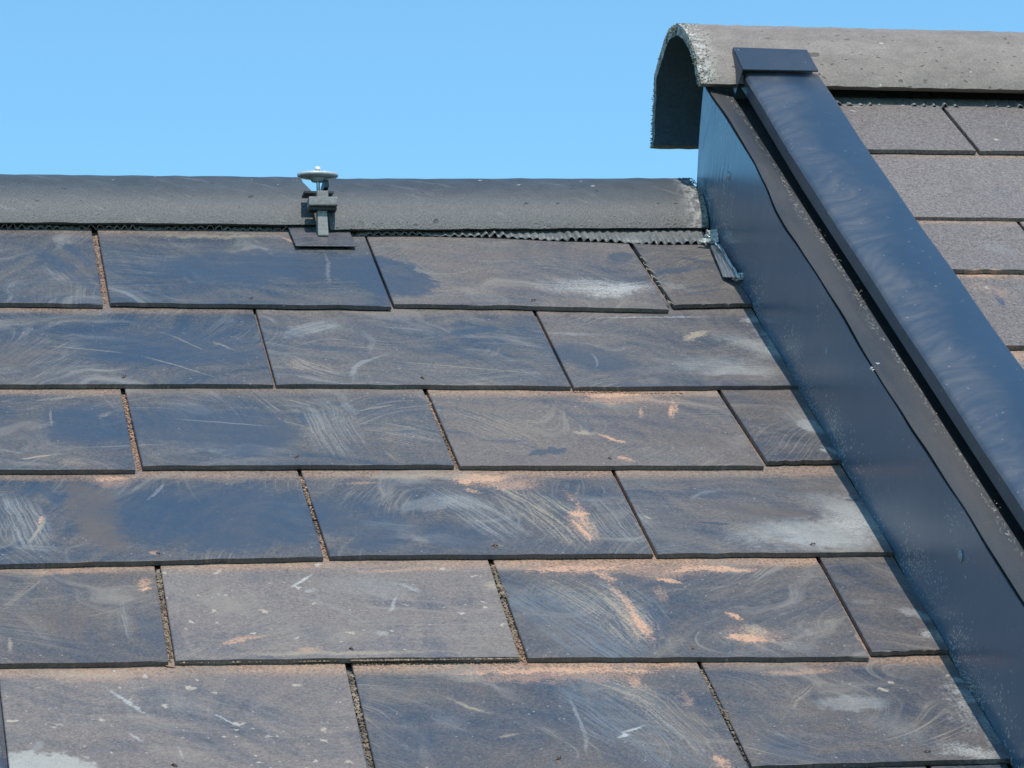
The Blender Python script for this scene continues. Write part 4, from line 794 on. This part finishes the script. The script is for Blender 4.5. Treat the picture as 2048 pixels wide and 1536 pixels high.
# ------------------------------------------------------------------ crumpled tape where the ridge meets the panel
def crumple(name, corners, mat, parent, nu=14, nv=14, amp=.004, seed=1):
    rnd = random.Random(seed); a, b_, c, d_ = [Vector(p) for p in corners]
    nrm = (b_-a).cross(d_-a).normalized(); f = [(rnd.uniform(3, 14), rnd.uniform(3, 14), rnd.uniform(0, 6)) for _ in range(5)]
    verts, faces = [], []
    for i in range(nv+1):
        for j in range(nu+1):
            s, t = j/nu, i/nv; p = a*(1-s)*(1-t)+b_*s*(1-t)+c*s*t+d_*(1-s)*t
            w_ = sum(abs(sin(fx*s+fy*t+ph))-.5 for fx, fy, ph in f)/2.5
            p = p + nrm*amp*w_ + Vector((rnd.uniform(-1,1), rnd.uniform(-1,1), 0))*amp*.12
            verts.append(p)
    for i in range(nv):
        for j in range(nu): q = i*(nu+1)+j; faces.append((q, q+1, q+nu+2, q+nu+1))
    o = link(name, mesh(name, verts, faces), mat, parent); md = o.modifiers.new('thickness', 'SOLIDIFY'); md.thickness = .0006
    return o
crumple('sealing_tape', [on_n(1412,474,.004), on_n(1440,484,.006), on_n(1436,458,.014), on_n(1418,460,.014)], M_TAPE, lower, amp=.006, seed=3)
crumple('sealing_tape', [on_n(1396,486,.001), on_n(1436,486,.003), on_n(1436,478,.006), on_n(1400,480,.003)], M_TAPE, lower, amp=.003, seed=5)
crumple('lead_soaker', [on_n(1447,555,.002), on_n(1476,556,.010), on_n(1440,490,.012), on_n(1422,492,.001)], M_LEAD, lower, 8, 8, amp=.0012, seed=9)
crumple('sealing_tape', [on_n(1466,562,.003), on_n(1491,561,.006), on_n(1487,547,.012), on_n(1472,550,.008)], M_TAPE, lower, amp=.004, seed=12)
crumple('sealing_tape', [on_n(1476,557,.010), on_n(1481,556,.012), on_n(1441,490,.012), on_n(1436,490,.012)], M_TAPE, lower, 4, 20, amp=.002, seed=14)

# ------------------------------------------------------------------ grit in the joints, moss along a tail, straws by the verge
def joint_grit(name, segs, mat, smin, smax):
    pts = []
    for x0, y0, x1, y1, wpx, n_, nz in segs:
        for _ in range(n_):
            t = random.random(); x = x0+(x1-x0)*t+random.gauss(0, wpx*.5); y = y0+(y1-y0)*t
            p = on_n(x, y, nz+random.uniform(-.001, .0012)); pts.append(p)
    return blobs(name, pts, mat, lower, smin, smax)
joint_grit('joint_grit', [(316,1140,343,1326,5,420,-.006),(984,1130,1046,1320,6,480,-.006),(699,1345,745,1540,6,420,-.006),(1402,1340,1500,1530,2.5,260,-.005),(603,955,654,1115,3,150,-.006),(853,795,914,935,3,150,-.006),
    (352,1325,1040,1318,1.5,900,-.0035),(700,1321,1040,1317,1.5,500,-.002),(1000,1170,1012,1195,6,120,-.004),(1450,1420,1456,1440,5,80,-.003)], M_GRIT, .0005, .0016)
joint_grit('joint_grit', [(247,790,279,940,5,420,-.006),(190,470,212,612,5,300,-.006),(1041,1280,1050,1330,6,140,-.005),(853,800,915,938,3,140,-.0055),(603,955,654,1117,3,120,-.0055),(1150,783,1370,786,3,220,-.005),(330,1330,350,1334,5,60,-.005)], M_GRITO, .0004, .0012)
verts, faces = [], []
def straw(p, q, r_=.0006, bend=.004):
    p, q = Vector(p), Vector(q); d_ = (q-p); side = d_.cross(Vector((0,0,1))).normalized(); i0 = len(verts)
    for i in range(5):
        t = i/4; c = p+d_*t+Vector((0,0,bend*4*t*(1-t))); rr = r_*(1-.6*t)
        verts.extend([c+side*rr, c-side*rr, c+Vector((0,0,rr*1.4))])
    for i in range(4):
        a = i0+i*3
        for j in range(3): faces.append((a+j, a+(j+1)%3, a+3+(j+1)%3, a+3+j))
for _ in range(40):
    t = random.random(); x, y = 1930+45*t, 1335+80*t
    p = on_n(x+random.uniform(-4, 4), y, .001); straw(p, p+Vector((random.uniform(-.012,.004), random.uniform(-.012,.012), random.uniform(0,.008))), .0005, .003)
for _ in range(14):
    x = 1268+74*(t := random.random()); y = 495+118*t
    p = on_n(x, y, -.002); straw(p, p+Vector((random.uniform(-.004,.006), random.uniform(-.02,-.005), .001)), .0005, .001)
link('dry_straw', mesh('dry_straw', verts, faces), M_STRAW, lower, 'stuff')

# wind-blown litter caught in the slot beside the capping, and two droppings on the fold of the panel
lit = []
verts, faces = [], []
for x, y, n_ in ((1455,165,40),(1668,522,10),(1722,600,26),(1716,580,10),(1998,1005,12),(1640,470,6),(1870,835,5)):
    for _ in range(n_):
        p = on_n(x+random.gauss(0, 7), y+random.gauss(0, 11), .1315+random.uniform(0, .004)); lit.append(p)
        if random.random() < .25: straw(p, p+Vector((random.uniform(-.004,.004), random.uniform(-.009,.009), random.uniform(0,.003))), .00025, .001)
blobs('slot_litter', lit, M_GRIT, verge, .0004, .0009)
link('dry_straw', mesh('dry_straw', verts, faces), M_GRIT, verge, 'stuff')
dp = [on_u(1743+random.gauss(0,1.6), 737+random.gauss(0,2.5), UW(-.43)-.0008) for _ in range(16)]+[on_n(1756+random.gauss(0,2), 727+random.gauss(0,1), .127) for _ in range(8)]
blobs('bird_dropping', dp, M_TAPE, verge, .0006, .0012)
